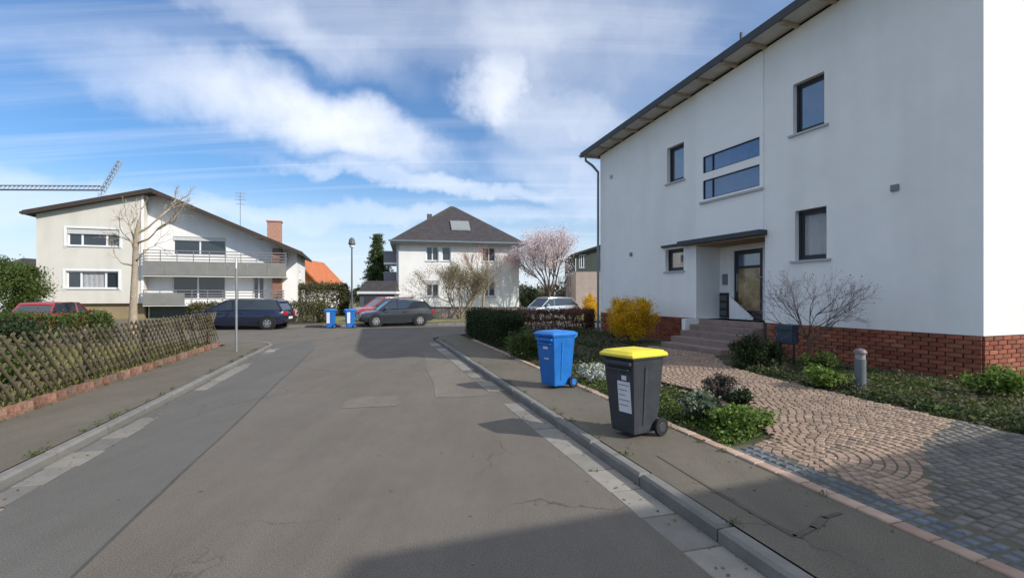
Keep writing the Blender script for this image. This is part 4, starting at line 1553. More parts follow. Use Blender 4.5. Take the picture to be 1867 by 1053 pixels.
# ------------------------------------------------------------------ cars
def car(name, label, paint, loc, rz, L=4.1, W=1.72, H=1.45, style='hatch', group='cars parked around the junction'):
    """front towards local +x; wheels on z = 0"""
    root = empty(name, loc, rz, label=label, cat='car', group=group)
    h = L / 2
    hw = W / 2
    # lower body lofted along x: (x, sill z, belt z, half width, crown)
    if style == 'estate':
        st = [(-h, .42, .80, .72), (-h + .06, .30, .90, .80), (-h + .5, .24, .95, .97), (-.6, .20, .93, 1.), (.5, .20, .90, 1.), (h - 1.2, .22, .86, 1.), (h - .5, .24, .78, .95), (h - .12, .28, .66, .84), (h, .40, .55, .74)]
        cab = [(-h + .12, .90, .88, .0), (-h + .42, .95, .86, .93), (-.3, .95, .88, 1.), (.35, .93, .88, .98), (h - 1.0, .86, .86, .0)]
    else:
        st = [(-h, .45, .80, .74), (-h + .06, .30, .92, .84), (-h + .45, .24, .95, .98), (-.5, .20, .93, 1.), (.4, .20, .90, 1.), (h - 1.1, .22, .86, 1.), (h - .45, .24, .76, .95), (h - .1, .28, .64, .84), (h, .40, .54, .74)]
        cab = [(-h + .10, .92, .86, .0), (-h + .55, .95, .86, .95), (-.25, .95, .88, 1.), (.30, .93, .88, .97), (h - .95, .86, .86, .0)]
    k = H / 1.45
    mb = MB()
    vs, fs = [], []
    for x, z0, z1, w in st:
        w *= hw
        z1 *= k
        zm = z0 + (z1 - z0) * .55
        vs += [(x, -w * .9, z0), (x, -w, zm - .05), (x, -w * .985, zm + .07), (x, -w * .93, z1), (x, -w * .55, z1 + .035), (x, w * .55, z1 + .035), (x, w * .93, z1), (x, w * .985, zm + .07), (x, w, zm - .05), (x, w * .9, z0)]
    n_ = 10
    for i in range(len(st) - 1):
        for j in range(n_):
            fs.append((i * n_ + j, (i + 1) * n_ + j, (i + 1) * n_ + (j + 1) % n_, i * n_ + (j + 1) % n_))
    fs += [tuple(range(n_)), tuple(range((len(st) - 1) * n_, len(st) * n_))[::-1]]
    mb.add(vs, fs)
    body = mb.build('body', paint, root, smooth=True, fixn=True)
    # glasshouse
    top = H
    mb = MB()
    vs, fs = [], []
    for x, zb, wb, t in cab:
        zb *= k
        zt = zb + (top - .03 - zb) * t
        wt = wb - .14 * t
        vs += [(x, -hw * wb, zb), (x, -hw * wt, zt), (x, hw * wt, zt), (x, hw * wb, zb)]
    for i in range(len(cab) - 1):
        for j in range(3):
            fs.append((i * 4 + j, (i + 1) * 4 + j, (i + 1) * 4 + j + 1, i * 4 + j + 1))
    mb.add(vs, fs)
    mb.build('windows', M_GLASS, root, fixn=True)
    # roof skin and pillars
    mb = MB()
    rs = []
    for x, zb, wb, t in cab[1:4]:
        zb *= k
        rs.append((x, zb + (top - .03 - zb) * t, hw * (wb - .14 * t) + .012))
    xs = [(rs[0][0] - .10, rs[0][1] - .07, rs[0][2])] + rs + [(rs[-1][0] + .10, rs[-1][1] - .055, rs[-1][2])]
    vs, fs = [], []
    for x, z, w in xs:
        vs += [(x, -w, z - .045), (x, -w * .97, z + .012), (x, -w * .5, z + .035), (x, w * .5, z + .035), (x, w * .97, z + .012), (x, w, z - .045)]
    for i in range(len(xs) - 1):
        for j in range(5):
            fs.append((i * 6 + j, (i + 1) * 6 + j, (i + 1) * 6 + j + 1, i * 6 + j + 1))
    fs += [tuple(range(6)), tuple(range((len(xs) - 1) * 6, len(xs) * 6))[::-1]]
    mb.add(vs, fs)
    for sy in (-1, 1):
        for (i, j) in ((0, 1), (4, 3)):
            x0, zb0, wb0, _ = cab[i]
            x1, zb1, wb1, t1 = cab[j]
            mb.tube([(x0, sy * hw * wb0 * 1.0, zb0 * k), (x1, sy * (hw * (wb1 - .14 * t1) + .005), top - .06)], .035, 5)
        xm = .02
        mb.tube([(xm, sy * hw * .885, .92 * k), (xm, sy * hw * .75, top - .04)], .035, 4)
    mb.build('roof', paint, root, smooth=True)
    # wheels with arches
    for x in (-h + .78, h - .80):
        for sy in (-1, 1):
            MB().wheel((x, sy * (hw - .075), .33), .37, .155, 20, [(.1, -.08), (.36, -.08), (.37, -.07), (.37, .078), (.36, .082), (.1, .082)]).build('wheel_arch', M_RUB, root)
            w = MB().wheel((x, sy * (hw - .07), .31), .31, .19, 22).build('wheel', M_RUB, root, smooth=True)
            mb = MB().wheel((x, sy * (hw - .07), .31), .2, .2, 20, [(.02, -.097), (.18, -.097), (.20, -.085), (.20, .085), (.18, .097), (.02, .097)])
            rm = mb.build('rim', M_GALV, w)
            mb = MB()
            for i in range(6):
                t = i * math.pi / 3
                mb.add([(x + math.cos(t + .33) * .06, sy * (hw + .0285), .31 + math.sin(t + .33) * .06), (x + math.cos(t + .2) * .165, sy * (hw + .0285), .31 + math.sin(t + .2) * .165), (x + math.cos(t + .85) * .165, sy * (hw + .0285), .31 + math.sin(t + .85) * .165)], [(0, 1, 2)])
            mb.build('spoke_gap', M_RUB, w)
    for sy in (-1, 1):
        mb = MB()
        mb.hexa([(h - .10, sy * .50 - .14, .52 * k), (h - .01, sy * .50 - .14, .52 * k), (h - .01, sy * .50 + .14, .52 * k), (h - .16, sy * .50 + .14, .52 * k)],
                [(h - .14, sy * .50 - .14, .63 * k), (h - .05, sy * .50 - .14, .63 * k), (h - .07, sy * .50 + .14, .63 * k), (h - .20, sy * .50 + .14, .63 * k)])
        mb.build('headlight', mat('lamp_glass', (.5, .52, .55), .1, .05, 3, spec=.8), root)
        mb = MB()
        mb.box(-h - .012, -h + .1, sy * .58 - .12, sy * .58 + .12, .68 * k, .86 * k)
        mb.build('tail_light', mat('lamp_red', (.45, .015, .02), .2, .1, 3), root, bevel=.02)
        mb = MB()
        mb.box(h - 1.32, h - 1.22, sy * (hw + .07) - .09, sy * (hw + .07) + .09, .90 * k, 1.02 * k)
        mb.build('mirror', paint, root, bevel=.03)
        mb = MB()
        for x in (-.35, .62):
            mb.box(x - .09, x + .09, sy * hw * .99 - .012, sy * hw * .99 + .012, .76 * k, .785 * k)
        mb.build('door_handle', paint, root)
    mb = MB()
    mb.box(h - .03, h + .015, -.26, .26, .36, .47)
    mb.build('number_plate', M_FRAME, root)
    mb = MB()
    mb.box(-h - .015, -h + .03, -.26, .26, .50, .61)
    mb.build('number_plate', M_FRAME, root)
    mb = MB()
    mb.box(-h - .03, -h + .12, -hw * .78, hw * .78, .34, .48)
    mb.build('bumper', M_RUB, root, bevel=.03)
    return root


P_DARK = mat('paint_graphite', (.05, .057, .065), .25, .05, 2, metal=.4, coat=.6)
P_NAVY = mat('paint_navy', (.016, .020, .045), .22, .05, 2, metal=.2, coat=.7)
P_RED = mat('paint_red', (.30, .018, .03), .25, .05, 2, coat=.7)
P_SILV = mat('paint_silver', (.42, .46, .50), .28, .04, 2, metal=.5, coat=.5)
car('parked_car', 'dark grey hatchback parked nose-left in front of the red car', P_DARK, (-6.35, 26.75, 0), R(180 + 26), 3.9, 1.68, 1.46)
car('parked_car', 'dark navy estate car parked by the end of the lattice fence', P_NAVY, (-13.35, 24.3, 0), R(180 + 6), 4.7, 1.78, 1.46, 'estate')
car('parked_car', 'red car half hidden behind the dark grey hatchback', P_RED, (-7.75, 30.2, .12), R(180 + 38), 4.0, 1.70, 1.44)
car('parked_car', 'bright red car seen over the garden shrubs at the left edge', P_RED, (-20.75, 22.6, .0), R(103), 3.8, 1.66, 1.36)
car('parked_car', 'silver car whose roof shows above the brown hedge', P_SILV, (2.2, 30.3, .1), R(212), 3.8, 1.66, 1.45)

# ------------------------------------------------------------------ trees and shrubs
def branch(tr, tw, p, d, l, r, depth, maxd, up=.25, spread=.6, tips=None, wob=.12, nk=(2, 3), thin=.012):
    """tapering limb that wanders, then splits"""
    pts, rad = [p], [r]
    n_ = 4
    q = Vector(p)
    dd = Vector(d).normalized()
    for i in range(n_):
        dd = (dd + Vector((random.gauss(0, wob), random.gauss(0, wob), random.gauss(0, wob) + up * .12))).normalized()
        q = q + dd * (l / n_)
        pts.append(q.copy())
        rad.append(r * (1 - .42 * (i + 1) / n_))
    (tr if r > thin else tw).tube(pts, rad, 6 if r > .05 else (4 if r > thin else 3), cap=False)
    if depth >= maxd:
        if tips is not None: tips.append(q.copy())
        return
    k = random.randint(*nk)
    for i in range(k):
        ax = Vector((random.gauss(0, 1), random.gauss(0, 1), random.gauss(0, 1))).cross(dd).normalized()
        nd = Matrix.Rotation(random.uniform(.35, 1.) * spread * (1 if i else .5), 3, ax) @ dd
        nd = (nd + Vector((0, 0, up * .4))).normalized()
        branch(tr, tw, q, nd, l * random.uniform(.62, .85), r * (.62 if k > 2 else .68), depth + 1, maxd, up, spread, tips, wob, nk, thin)
    if depth >= 1:      # side shoots
        for i in range(random.randint(1, 2)):
            j = random.randint(1, n_ - 1)
            ax = Vector((random.gauss(0, 1), random.gauss(0, 1), random.gauss(0, 1))).cross(dd).normalized()
            nd = Matrix.Rotation(random.uniform(.6, 1.2), 3, ax) @ dd
            branch(tr, tw, pts[j], nd, l * random.uniform(.4, .6), r * .38, max(depth + 1, maxd - 1), maxd, up, spread, tips, wob, nk, thin)


def tips_cloud(tips, n_, sp, zmin=None):
    T = np.array([tuple(t) for t in tips])
    P = T[rng.integers(0, len(T), n_)] + rng.normal(size=(n_, 3)) * sp
    return P


# bare tree behind the fence, in front of the balcony house
random.seed(21)
bt = empty('bare_tree', (-14.9, 19.4, .1), 0, label='bare pale-barked tree behind the lattice fence, in front of the balcony house', cat='tree')
tr, tw = MB(), MB()
tr.tube([(0, 0, 0), (.02, 0, 1.2), (.04, .05, 2.6), (.12, 0, 3.6)], [.17, .13, .105, .10], 10)
tr.tube([(.12, 0, 3.6), (.18, 0, 4.1), (.25, 0, 4.5)], [.10, .08, .06], 8)
tips = []
for p, d, l, r in (((.1, 0, 3.6), (-.6, .1, .9), .8, .045), ((.2, 0, 4.0), (.85, .1, .5), .85, .05), ((.2, 0, 3.6), (1, -.2, .35), .95, .045), ((.25, 0, 4.5), (.25, .2, 1), .32, .035),
                   ((.05, 0, 2.7), (-.8, 0, .25), .65, .04), ((.1, 0, 3.2), (-.7, .3, .5), .8, .04), ((.06, 0, 2.9), (.7, -.4, .3), .6, .03)):
    branch(tr, tw, p, d, l, r, 0, 4, .15, .75, tips, .14, (1, 3), .014)
tr.build('trunk', M_BARK, bt, smooth=True)
tw.build('crown', M_BARK, bt)

# spreading leafless shrub before the hipped house
random.seed(5)
sh = empty('bare_shrub', (-3.4, 32.6, .1), 0, label='large leafless many-stemmed shrub with olive twigs before the hipped house', cat='shrub')
tr, tw = MB(), MB()
tips = []
for i in range(9):
    t = i * 2 * math.pi / 9 + random.uniform(-.2, .2)
    d = Vector((math.cos(t) * .75, math.sin(t) * .6, 1))
    branch(tr, tw, (math.cos(t) * .12, math.sin(t) * .12, 0), d, random.uniform(1.1, 1.45), .06, 0, 5, .18, .66, tips, .12, (2, 3), .016)
tr.build('trunk', M_BARK, sh)
tw.build('crown', M_TWIG, sh)
npmesh('foliage', leaf_quads(tips_cloud(tips, 17000, .13), .065), 4, leafmat('catkin_pale', (.25, .215, .125), (.20, .17, .11)), sh)
# taller reddish-twigged tree beside it
random.seed(9)
rt = empty('bare_tree', (-2.0, 34.2, .1), 0, label='slender leafless tree with pinkish twigs before the right half of the hipped house', cat='tree')
tr, tw = MB(), MB()
tips = []
tr.tube([(0, 0, 0), (0, 0, .9), (.05, 0, 1.7)], [.1, .085, .08], 8)
for i in range(6):
    t = i * 1.05
    branch(tr, tw, (.05, 0, 1.5 + .05 * i), (math.cos(t) * .55, math.sin(t) * .5, 1), 1.15, .045, 0, 4, .3, .55, tips, .1, (2, 3), .015)
tr.build('trunk', M_BARK, rt)
tw.build('crown', M_TWIGP, rt)
# pale pink blossom tree
random.seed(15)
pk = empty('blossom_tree', (2.7, 36.0, .1), 0, label='pale pink blossoming tree to the right of the hipped house', cat='tree')
tr, tw = MB(), MB()
tips = []
tr.tube([(0, 0, 0), (.05, 0, 1.0), (0, 0, 1.8)], [.16, .13, .12], 8)
for i in range(8):
    t = i * .79
    branch(tr, tw, (0, 0, 1.5 + .05 * i), (math.cos(t) * .6, math.sin(t) * .6, 1.0), 1.45, .065, 0, 4, .25, .55, tips, .1, (2, 3), .018)
tr.build('trunk', M_BARKD, pk)
tw.build('crown', M_TWIGP, pk)
npmesh('blossom', leaf_quads(tips_cloud(tips, 24000, .22), .085, 0), 4, L_PINK, pk)
# small bare shrub with buds in front of the facade
random.seed(31)
mg = empty('bare_shrub', (5.58, 9.3, zg(7.9)), 0, label='small bare shrub with pale buds in front of the lower right window', cat='shrub')
tr, tw = MB(), MB()
tips = []
tr.tube([(0, 0, 0), (.01, 0, .35), (.0, 0, .55)], [.032, .026, .024], 8)
for i in range(9):
    t = i * .7
    branch(tr, tw, (0, 0, .42 + .025 * i), (math.cos(t) * .95, math.sin(t) * .7, .85), .46, .013, 1, 5, .2, .7, tips, .13, (2, 3), .007)
tr.build('trunk', M_BARKD, mg)
tw.build('crown', mat('twig_grey', (.17, .14, .14), .9, .2, 4), mg)
npmesh('buds', leaf_quads(tips_cloud(tips, 1100, .02), .036, 1), 4, L_BUD, mg, kind='stuff')

# spruce
cf = empty('spruce_tree', (-11.0, 40.5, .1), 0, label='dark green spruce standing left of the hipped house', cat='tree')
MB().tube([(0, 0, 0), (0, 0, 3), (0, 0, 6.5)], [.18, .11, .02], 8).build('trunk', M_BARKD, cf)
P = []
for z in np.linspace(.9, 6.5, 24):
    rr = (1 - z / 6.9) * 2.2 + .2
    for k in range(max(4, int(7 + rr * 6))):
        t = rng.uniform(0, 6.28)
        ln = rr * rng.uniform(.6, 1.15)
        m = int(20 + 60 * ln)
        u = rng.uniform(.1, 1, m)
        w = (1 - u) * .16 + .05
        P.append(np.stack([np.cos(t) * u * ln + rng.normal(size=m) * w, np.sin(t) * u * ln + rng.normal(size=m) * w, z - u * ln * .35 + rng.normal(size=m) * .07], 1))
P = np.concatenate(P)
npmesh('needles', leaf_quads(P, .17, .2, 2.6), 4, L_CONI, cf)


def bush(name, label, loc, r, n_, size, m, ncl=26, spread=.33, stem=True, cat='shrub', group=None, flat=.0):
    root = empty(name, loc, random.uniform(0, 6), label=label, cat=cat, group=group)
    P = clumpy(n_, (0, 0, r[2] * .95), r, ncl, spread, .5, .01)
    npmesh('foliage', leaf_quads(P, size), 4, m, root)
    if stem:
        mb = MB()
        for i in range(9):
            t = i * .7
            mb.tube([(math.cos(t) * .05, math.sin(t) * .05, -.05), (math.cos(t) * r[0] * .35, math.sin(t) * r[1] * .35, r[2] * .9), (math.cos(t) * r[0] * .7, math.sin(t) * r[1] * .7, r[2] * 1.5)], [.014, .01, .005], 4)
        mb.build('stem', M_BARKD, root)
    return root


bush('forsythia', 'rounded golden forsythia bush beside the entrance steps', (3.55, 14.7, .22), (.82, .80, .82), 28000, .042, L_FORS, 150, .19)
bush('forsythia', 'yellow forsythia behind the house corner, beside the far dark house', (4.7, 30.2, .15), (.72, .7, .92), 7000, .07, L_FORS, 30)
bush('evergreen_bush', 'dark evergreen bush between the hipped house and the blossom tree', (1.15, 34.5, .1), (.72, .7, 1.15), 7000, .10, L_DARK, 30)
bush('garden_shrub', 'big dark green shrub at the left edge, beside the balcony house', (-26.2, 25.6, .1), (1.9, 1.8, 1.85), 26000, .11, L_GREEN, 90, .22)
bush('garden_shrub', 'dark shrub on the lawn below the bright red car', (-13.6, 13.4, .1), (1.0, 1.2, .55), 14000, .075, L_DARK, 40)
bush('garden_shrub', 'leafy green shrub inside the near end of the fence, left edge of the photo', (-8.4, 8.0, .1), (.75, .9, .46), 9000, .06, L_GREEN, 40)
bush('garden_shrub', 'round green bush at the front end of the dark hedge', (.30, 12.2, .1), (.62, .6, .42), 7000, .05, L_GREEN, 36)
bush('flowering_plant', 'white-flowered clump between the blue bin and the yellow-lidded bin', (1.42, 8.85, .1), (.30, .26, .20), 1100, .05, L_WHITE, 22, stem=False, cat='plant')
bush('evergreen_bush', 'low dark bush beside the letterbox', (4.75, 9.6, .27), (.55, .5, .36), 6000, .045, L_DARK, 34)
bush('evergreen_bush', 'small dark bush at the foot of the bare shrub', (5.45, 8.75, .27), (.35, .35, .22), 2500, .045, L_GREEN, 24, stem=False)
bush('garden_plant', 'bright green plant at the right edge of the bed by the brick corner', (6.6, 6.75, .28), (.38, .35, .22), 2400, .06, L_BRIGHT, 24, stem=False, cat='plant')
bush('garden_plant', 'bright green clump beside the bollard light', (4.75, 7.55, .27), (.35, .3, .17), 2000, .05, L_BRIGHT, 24, stem=False, cat='plant')
bush('garden_plant', 'dry purple-brown heather beside the stone in the path edge', (2.98, 7.05, .14), (.26, .24, .24), 2600, .04, L_HEATH, 22, cat='plant')
bush('garden_plant', 'dark leafed plant next to the dry heather, on the path side', (3.02, 6.55, .14), (.24, .2, .15), 1600, .045, L_DARK, 18, stem=False, cat='plant')
bush('garden_plant', 'grey-green leafy plant in the small bed behind the yellow-lidded bin', (2.30, 6.1, .12), (.30, .28, .18), 1800, .055, leafmat('leaf_sage', (.10, .14, .09), (.14, .18, .12)), 22, stem=False, cat='plant')
bush('garden_plant', 'bright yellow-green cushion at the pointed tip of the small bed', (2.60, 5.55, .12), (.40, .34, .16), 3200, .045, L_BRIGHT, 26, stem=False, cat='plant')


def hedge(name, label, s0, s1, a0, a1, z0, z1, n_, size, m, rough=.05):
    root = empty(name, (0, 0, 0), 0, label=label, cat='hedge')
    k = int(n_)
    # mostly on the clipped faces, some inside
    u = rng.uniform(0, 1, (k, 3))
    face = rng.choice(6, k, p=[.22, .22, .12, .12, .26, .06])
    for f, (ax, v) in enumerate(((0, 0), (0, 1), (1, 0), (1, 1), (2, 1))):
        sel = face == f
        u[sel, ax] = v
    z = z0 + (z1 - z0) * u[:, 2]
    ss = s0 + (s1 - s0) * u[:, 0]
    aa = a0 + (a1 - a0) * u[:, 1]
    bump = .06 * np.sin(aa * 5.1 + ss * 3) * u[:, 2] + .04 * np.sin(aa * 11.3 + 1)
    z = z + bump * u[:, 2]
    P = np.stack([ss * nx + aa * dx, ss * ny + aa * dy, z], 1) + rng.normal(size=(k, 3)) * rough
    P = P[P[:, 2] > z0 - .02]
    npmesh('foliage', leaf_quads(P, size), 4, m, root)
    mb = MB()
    n2 = int(max(a1 - a0, s1 - s0) / .35)
    for i in range(n2):
        t = (i + .5) / n2
        s_, a_ = (((s0 + s1) / 2, a0 + (a1 - a0) * t) if a1 - a0 > s1 - s0 else (s0 + (s1 - s0) * t, (a0 + a1) / 2))
        x, y = W2(s_, a_)
        for j in range(4):
            t2 = random.uniform(0, 6.28)
            e_ = min(s1 - s0, a1 - a0) * .4
            mb.tube([(x, y, z0 - .1), (x + math.cos(t2) * e_ * .6, y + math.sin(t2) * e_ * .6, z0 + (z1 - z0) * .5), (x + math.cos(t2) * e_, y + math.sin(t2) * e_, z1 - .05)], [.018, .013, .006], 4)
    mb.build('stem', M_BARKD, root)
    return root


hedge('clipped_hedge', 'dark green clipped hedge along the right pavement', 3.62, 4.45, 14.3, 19.1, .12, 1.0, 30000, .055, L_DARK)
hedge('beech_hedge', 'brown-leaved clipped hedge running from the green hedge to the house', 4.5, 8.7, 18.4, 19.15, .15, .98, 24000, .06, L_BROWN)
hedge('clipped_hedge', 'low dark hedge in front of the balcony house', -17.5, -9.0, 20.2, 20.9, .1, .9, 30000, .08, L_GREEN, .08)
hedge('clipped_hedge', 'olive brown hedge behind the two far blue bins', -9.0, -2.6, 29.2, 30.2, .1, 1.1, 22000, .09, L_OLIVE, .1)
hedge('clipped_hedge', 'tall rough hedge in front of the orange-roofed house', -10.5, -2.0, 40, 41.5, .1, 2.3, 26000, .14, L_OLIVE, .16)


def cover(name, poly, n_, size, m, h, kind='stuff'):
    P = []
    smin, smax = min(p[0] for p in poly), max(p[0] for p in poly)
    amin, amax = min(p[1] for p in poly), max(p[1] for p in poly)
    cl = []
    while len(cl) < 160:
        s_, a_ = random.uniform(smin, smax), random.uniform(amin, amax)
        if inpoly(s_, a_, poly): cl.append((s_, a_, random.uniform(.06, .22), random.uniform(.3, 1)))
    while len(P) < n_:
        c = random.choice(cl)
        s_, a_ = random.gauss(c[0], c[2]), random.gauss(c[1], c[2])
        if inpoly(s_, a_, poly):
            P.append(W3(s_, a_, zg(s_) - .03 + abs(random.gauss(0, .5)) * h * c[3]))
    return npmesh(name, leaf_quads(np.array(P), size, .5), 4, m, kind=kind)


bed_r = [(6.42, -1), (6.42, 4.0), (6.58, 6.5), (6.85, 8.2), (7.6, 9.3), (8.6, 8.5), (9.2, 4), (9.3, 0), (9.3, -1)]
cover('ground_cover', bed_r, 9000, .06, L_OLIVE, .14)
cover('ground_cover', bed_r, 7000, .055, L_GREEN, .13)
cover('ground_cover', [(6.42, 1), (6.42, 4), (6.58, 6.5), (6.85, 8.2), (7.1, 8.2), (6.95, 6), (6.9, 1)], 5000, .045, L_DARK, .14)
bed_l = [(3.5, 4.3), (4.15, 4.45), (4.7, 6.0), (4.6, 7.3), (4.5, 8.2), (3.5, 8.2)]
cover('ground_cover', bed_l, 5200, .05, L_GREEN, .16)
cover('ground_cover', [(3.5, 4.3), (4.15, 4.45), (4.5, 5.4), (3.9, 5.4)], 2200, .05, L_BRIGHT, .17)
bed_m = [(3.5, 8.2), (4.6, 8.2), (5.2, 9.3), (6.2, 11.1), (7.2, 12), (7.2, 14), (8.3, 14.5), (8.3, 18.3), (4.5, 18.3), (4.5, 14.3), (3.5, 14.3)]
cover('ground_cover', bed_m, 9000, .06, L_OLIVE, .12)
cover('ground_cover', bed_m, 7000, .06, L_DARK, .16)
# the pale stone set in the path edge
bm = bmesh.new()
bmesh.ops.create_icosphere(bm, subdivisions=3, radius=1)
for v in bm.verts:
    q = 1 + .13 * math.sin(v.co.x * 4 + 1) * math.cos(v.co.y * 3.3) + .08 * math.sin(v.co.z * 7 + v.co.x * 5)
    v.co = Vector((v.co.x * .14 * q, v.co.y * .11 * q, max(-.06, v.co.z * .15 * q)))
me = bpy.data.meshes.new('boulder')
bm.to_mesh(me)
bm.free()
me.materials.append(M_STONE)
me.polygons.foreach_set('use_smooth', [True] * len(me.polygons))
o = bpy.data.objects.new('boulder', me)
C.objects.link(o)
o.location = (3.12, 6.85, .22)
tag(o, 'pale rounded stone at the edge of the garden path', 'stone')
# dark hose lying along the bed edge behind the bin
mb = MB()
mb.tube([W3(4.72, 8.3, .17), W3(4.74, 7.8, .175), W3(4.70, 7.2, .18), W3(4.80, 6.6, .18)], .022, 6)
o = mb.build('path_edging_strip', M_RUB)
tag(o, 'dark edging strip between the small bed and the path', 'edging')

# dead leaves and grit gathered in the gutters, on the paving and at the edges
P = []
for s0, s1, a0, a1, n_, z in ((1.95, 2.22, 1, 17, 150, .012), (-3.0, -2.7, 2, 17, 140, .012), (2.4, 3.35, 2, 14, 90, .106), (-4.4, -4.1, 2, 17, 160, .096), (-2.6, 1.9, 2.5, 17, 90, .006), (3.2, 3.36, 3, 14, 110, .108), (3.6, 6.3, 1.5, 6, 70, None)):
    for i in range(n_):
        a_, s_ = random.uniform(a0, a1), random.uniform(s0, s1)
        P.append(W3(s_, a_, (zg(s_) + .012) if z is None else z))
npmesh('leaf_litter', leaf_quads(np.array(P), .032, 2.5), 4, leafmat('dead_leaf', (.16, .10, .055), (.22, .16, .09)), kind='stuff')
# weeds in the joints along the kerb and edging
P = []
for i in range(70):
    s_, a_ = random.choice([(3.36, random.uniform(3, 14)), (2.37, random.uniform(2, 17)), (-4.40, random.uniform(2, 17)), (-3.16, random.uniform(3, 16))])
    c_ = np.array(W3(s_, a_, .115))
    P.append(c_ + rng.normal(size=(26, 3)) * np.array([.03, .03, .014]))
npmesh('weeds', leaf_quads(np.concatenate(P), .024, .6), 4, L_GREEN, kind='stuff')

# lawn blades behind the fence and along the far kerb
def grass(poly, n_, size, z, h, m):
    smin, smax = min(p[0] for p in poly), max(p[0] for p in poly)
    amin, amax = min(p[1] for p in poly), max(p[1] for p in poly)
    s_ = rng.uniform(smin, smax, n_)
    a_ = rng.uniform(amin, amax, n_)
    P = np.stack([s_ * nx + a_ * dx, s_ * ny + a_ * dy, np.full(n_, z)], 1)
    t = rng.uniform(0, 6.28, n_)
    w = np.stack([np.cos(t), np.sin(t), np.zeros(n_)], 1) * size * .12
    tip = rng.normal(size=(n_, 3)) * h * .35
    tip[:, 2] = h * rng.uniform(.5, 1.3, n_)
    V = np.stack([P - w, P + w, P + tip], 1).reshape(-1, 3)
    return npmesh('grass', V, 3, m, kind='stuff')


grass([(-13, 1), (-4.75, 1), (-4.75, 17.3), (-13, 17.3)], 90000, .13, .12, .10, leafmat('grass_blade', (.19, .20, .06), (.26, .24, .09)))

# ------------------------------------------------------------------ background buildings and far greenery
K6 = 60 / 900
og = empty('far_house', (lx(548, K6), 60, 0), 0, label='far house with orange gabled roof between the balcony house and the lamp', cat='house')
mb = MB()
g_ = Wall((0, 0, 0), (1, 0, 0), (0, -1, 0))
tp = lambda x: 3.0 + max(0, 2.9 - abs(x + .6) * 1.05)
g_.sheet(mb, -4, 2.2, .1, tp, [(.4, 1.3, 1.6, 2.5)], .12, (-.6, -3.3, 2.1))
Wall((2.2, 0, 0), (0, 1, 0), (1, 0, 0)).sheet(mb, 0, 9, .1, 3.0)
mb.build('wall', M_CREAM, og)
window(og, g_, .4, 1.3, 1.6, 2.5)
mb = MB()
for xa, xb in ((-3.8, -.6), (-.6, 2.6)):
    za, zb = 3.05 + 2.9 - abs(xa + .6) * 1.05, 3.05 + 2.9 - abs(xb + .6) * 1.05
    mb.hexa([(xa, -.4, za), (xb, -.4, zb), (xb, 9, zb), (xa, 9, za)], [(xa, -.4, za + .25), (xb, -.4, zb + .25), (xb, 9, zb + .25), (xa, 9, za + .25)])
mb.build('roof', M_ORANGE, og)
mb = MB()
g_.sheet(mb, -3.0, 1.9, 3.1, lambda x: tp(x) - .02, (), .1, (-.6,), d=.05)
mb.build('gable_cladding', M_ORANGE, og)

gb = empty('garage', (-10.4, 35, 0), 0, label='dark garage with white fascia between the spruce and the red car', cat='garage')
mb = MB()
mb.box(-.4, 2.1, 0, 5, .1, 1.75)
mb.build('wall', M_LAMP, gb)
mb = MB()
mb.box(-.55, 2.25, -.15, 5.1, 1.752, 1.92)
mb.build('fascia', M_FRAME, gb)
mb = MB()
mb.hexa([(-.5, -.1, 1.925), (2.2, -.1, 1.925), (2.2, 5, 1.925), (-.5, 5, 1.925)], [(-.2, .9, 2.7), (1.9, .9, 2.7), (1.9, 4, 2.7), (-.2, 4, 2.7)])
mb.build('roof', M_ROOF, gb)
mb = MB()
mb.box(.0, 1.8, -.04, -.003, .12, 1.6)
mb.build('garage_door', M_FASCIA, gb)

K4 = 40 / 900
gh = empty('dark_gabled_house', (lx(1050, K4), 40, 0), 0, label='dark green gabled house just visible past the corner of the white apartment house', cat='house')
mb = MB()
q_ = Wall((0, 0, 0), (1, 0, 0), (0, -1, 0))
q_.sheet(mb, 0, 7, .1, 3.6)
Wall((0, 0, 0), (0, 1, 0), (-1, 0, 0)).sheet(mb, 0, 8, .1, 3.6)
mb.build('wall', M_PINKW, gh)
M_DGREEN = mat('cladding_green', (.06, .075, .065), .8, .15, 3)
mb = MB()
q_.sheet(mb, 0, 7, 3.6, lambda x: 4.9 + x * .32 if x < 3.5 else 4.9 + (7 - x) * .32, [(.25, .85, 3.85, 4.95)], .1, (3.5,), d=.04)
Wall((0, 0, 0), (0, 1, 0), (-1, 0, 0)).sheet(mb, 0, 8, 3.6, 4.9, d=.04)
mb.build('cladding', M_DGREEN, gh)
window(gh, q_, .25, .85, 3.85, 4.95, depth=.05, mull=(.33, .66), sill=False)
mb = MB()
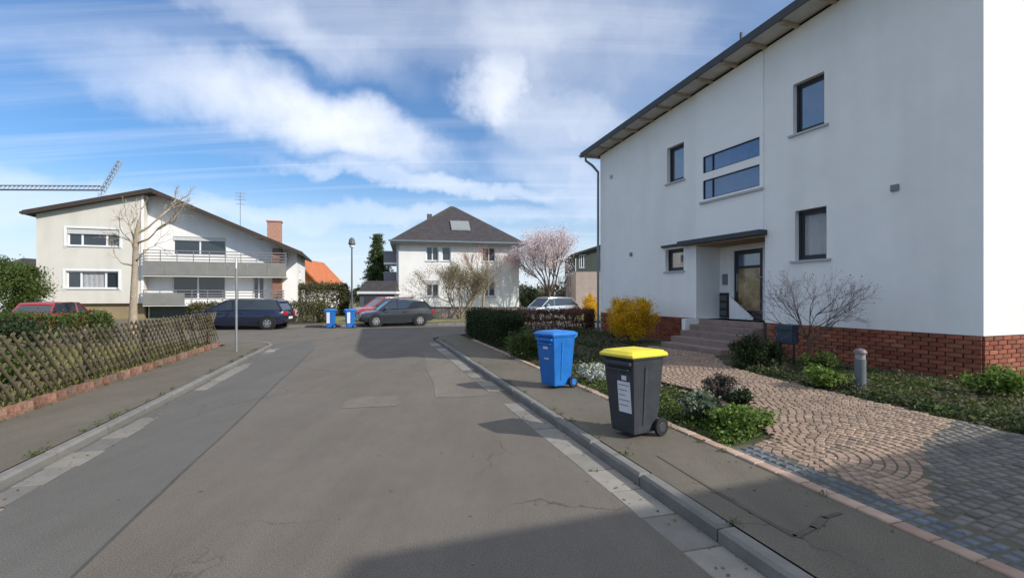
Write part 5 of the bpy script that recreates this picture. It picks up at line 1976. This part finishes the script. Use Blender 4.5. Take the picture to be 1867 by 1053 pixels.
for xa, xb in ((-.4, 3.5), (3.5, 7.4)):
    za, zb = 4.92 + min(xa, 7 - xa) * .32, 4.92 + min(xb, 7 - xb) * .32
    mb.hexa([(xa, -.5, za), (xb, -.5, zb), (xb, 8.4, zb), (xa, 8.4, za)], [(xa, -.5, za + .16), (xb, -.5, zb + .16), (xb, 8.4, zb + .16), (xa, 8.4, za + .16)])
mb.build('roof', M_ROOF, gh)
K5 = 46 / 900
fh = empty('far_house', (lx(-60, K5), 46, 0), 0, label='far house with dark roof at the left edge behind the shrub', cat='house')
mb = MB()
r_ = Wall((0, 0, 0), (1, 0, 0), (0, -1, 0))
r_.sheet(mb, 0, 7.5, .1, 3.3, [(1, 2, 1.2, 2.4), (4, 5, 1.2, 2.4)], .12)
mb.build('wall', M_WHITE, fh)
for q in ((1, 2, 1.2, 2.4), (4, 5, 1.2, 2.4)): window(fh, r_, *q, mull=(.5,))
mb = MB()
mb.add([(-.5, -.5, 3.25), (8, -.5, 3.25), (8, 8, 3.25), (-.5, 8, 3.25), (1.5, 3.7, 5.4), (6, 3.7, 5.1)], [(0, 1, 5, 4), (1, 2, 5), (2, 3, 4, 5), (3, 0, 4)])
mb.build('roof', M_ROOF, fh)

# far-off belt of bare trees and bushes
P = []
for i in range(230):
    x = rng.uniform(-130, 90)
    y = rng.uniform(95, 150)
    h = rng.uniform(2.0, 5.0) * (1.0 if x < 10 else 1.2)
    P.append(clumpy(130, (x, y, h * .5), (h * .9, h * .8, h * .55), 8, .4))
P = np.concatenate(P)
npmesh('treeline', leaf_quads(P, .85), 4, leafmat('far_twigs', (.10, .085, .06), (.075, .08, .045)), kind='stuff')
random.seed(44)
for i, (x, y, h, lab) in enumerate(((-17.2, 46, 2.7, 'leafless brown bush by the orange-roofed house'), (-14.2, 52, 2.9, 'leafless brown bush left of the spruce'), (4.4, 44, 3.4, 'leafless bush behind the blossom tree'))):
    t_ = empty('bare_bush', (x, y, .1), 0, label=lab, cat='bush')
    tr, tw = MB(), MB()
    tips = []
    for j in range(7):
        a = j * .9
        branch(tr, tw, (0, 0, 0), (math.cos(a) * .7, math.sin(a) * .7, 1), h * .36, .05, 0, 4, .2, .6, tips, .12, (2, 3), .02)
    tr.build('trunk', M_BARKD, t_)
    tw.build('crown', mat('twig_brown', (.16, .12, .085), .9, .2, 4), t_)
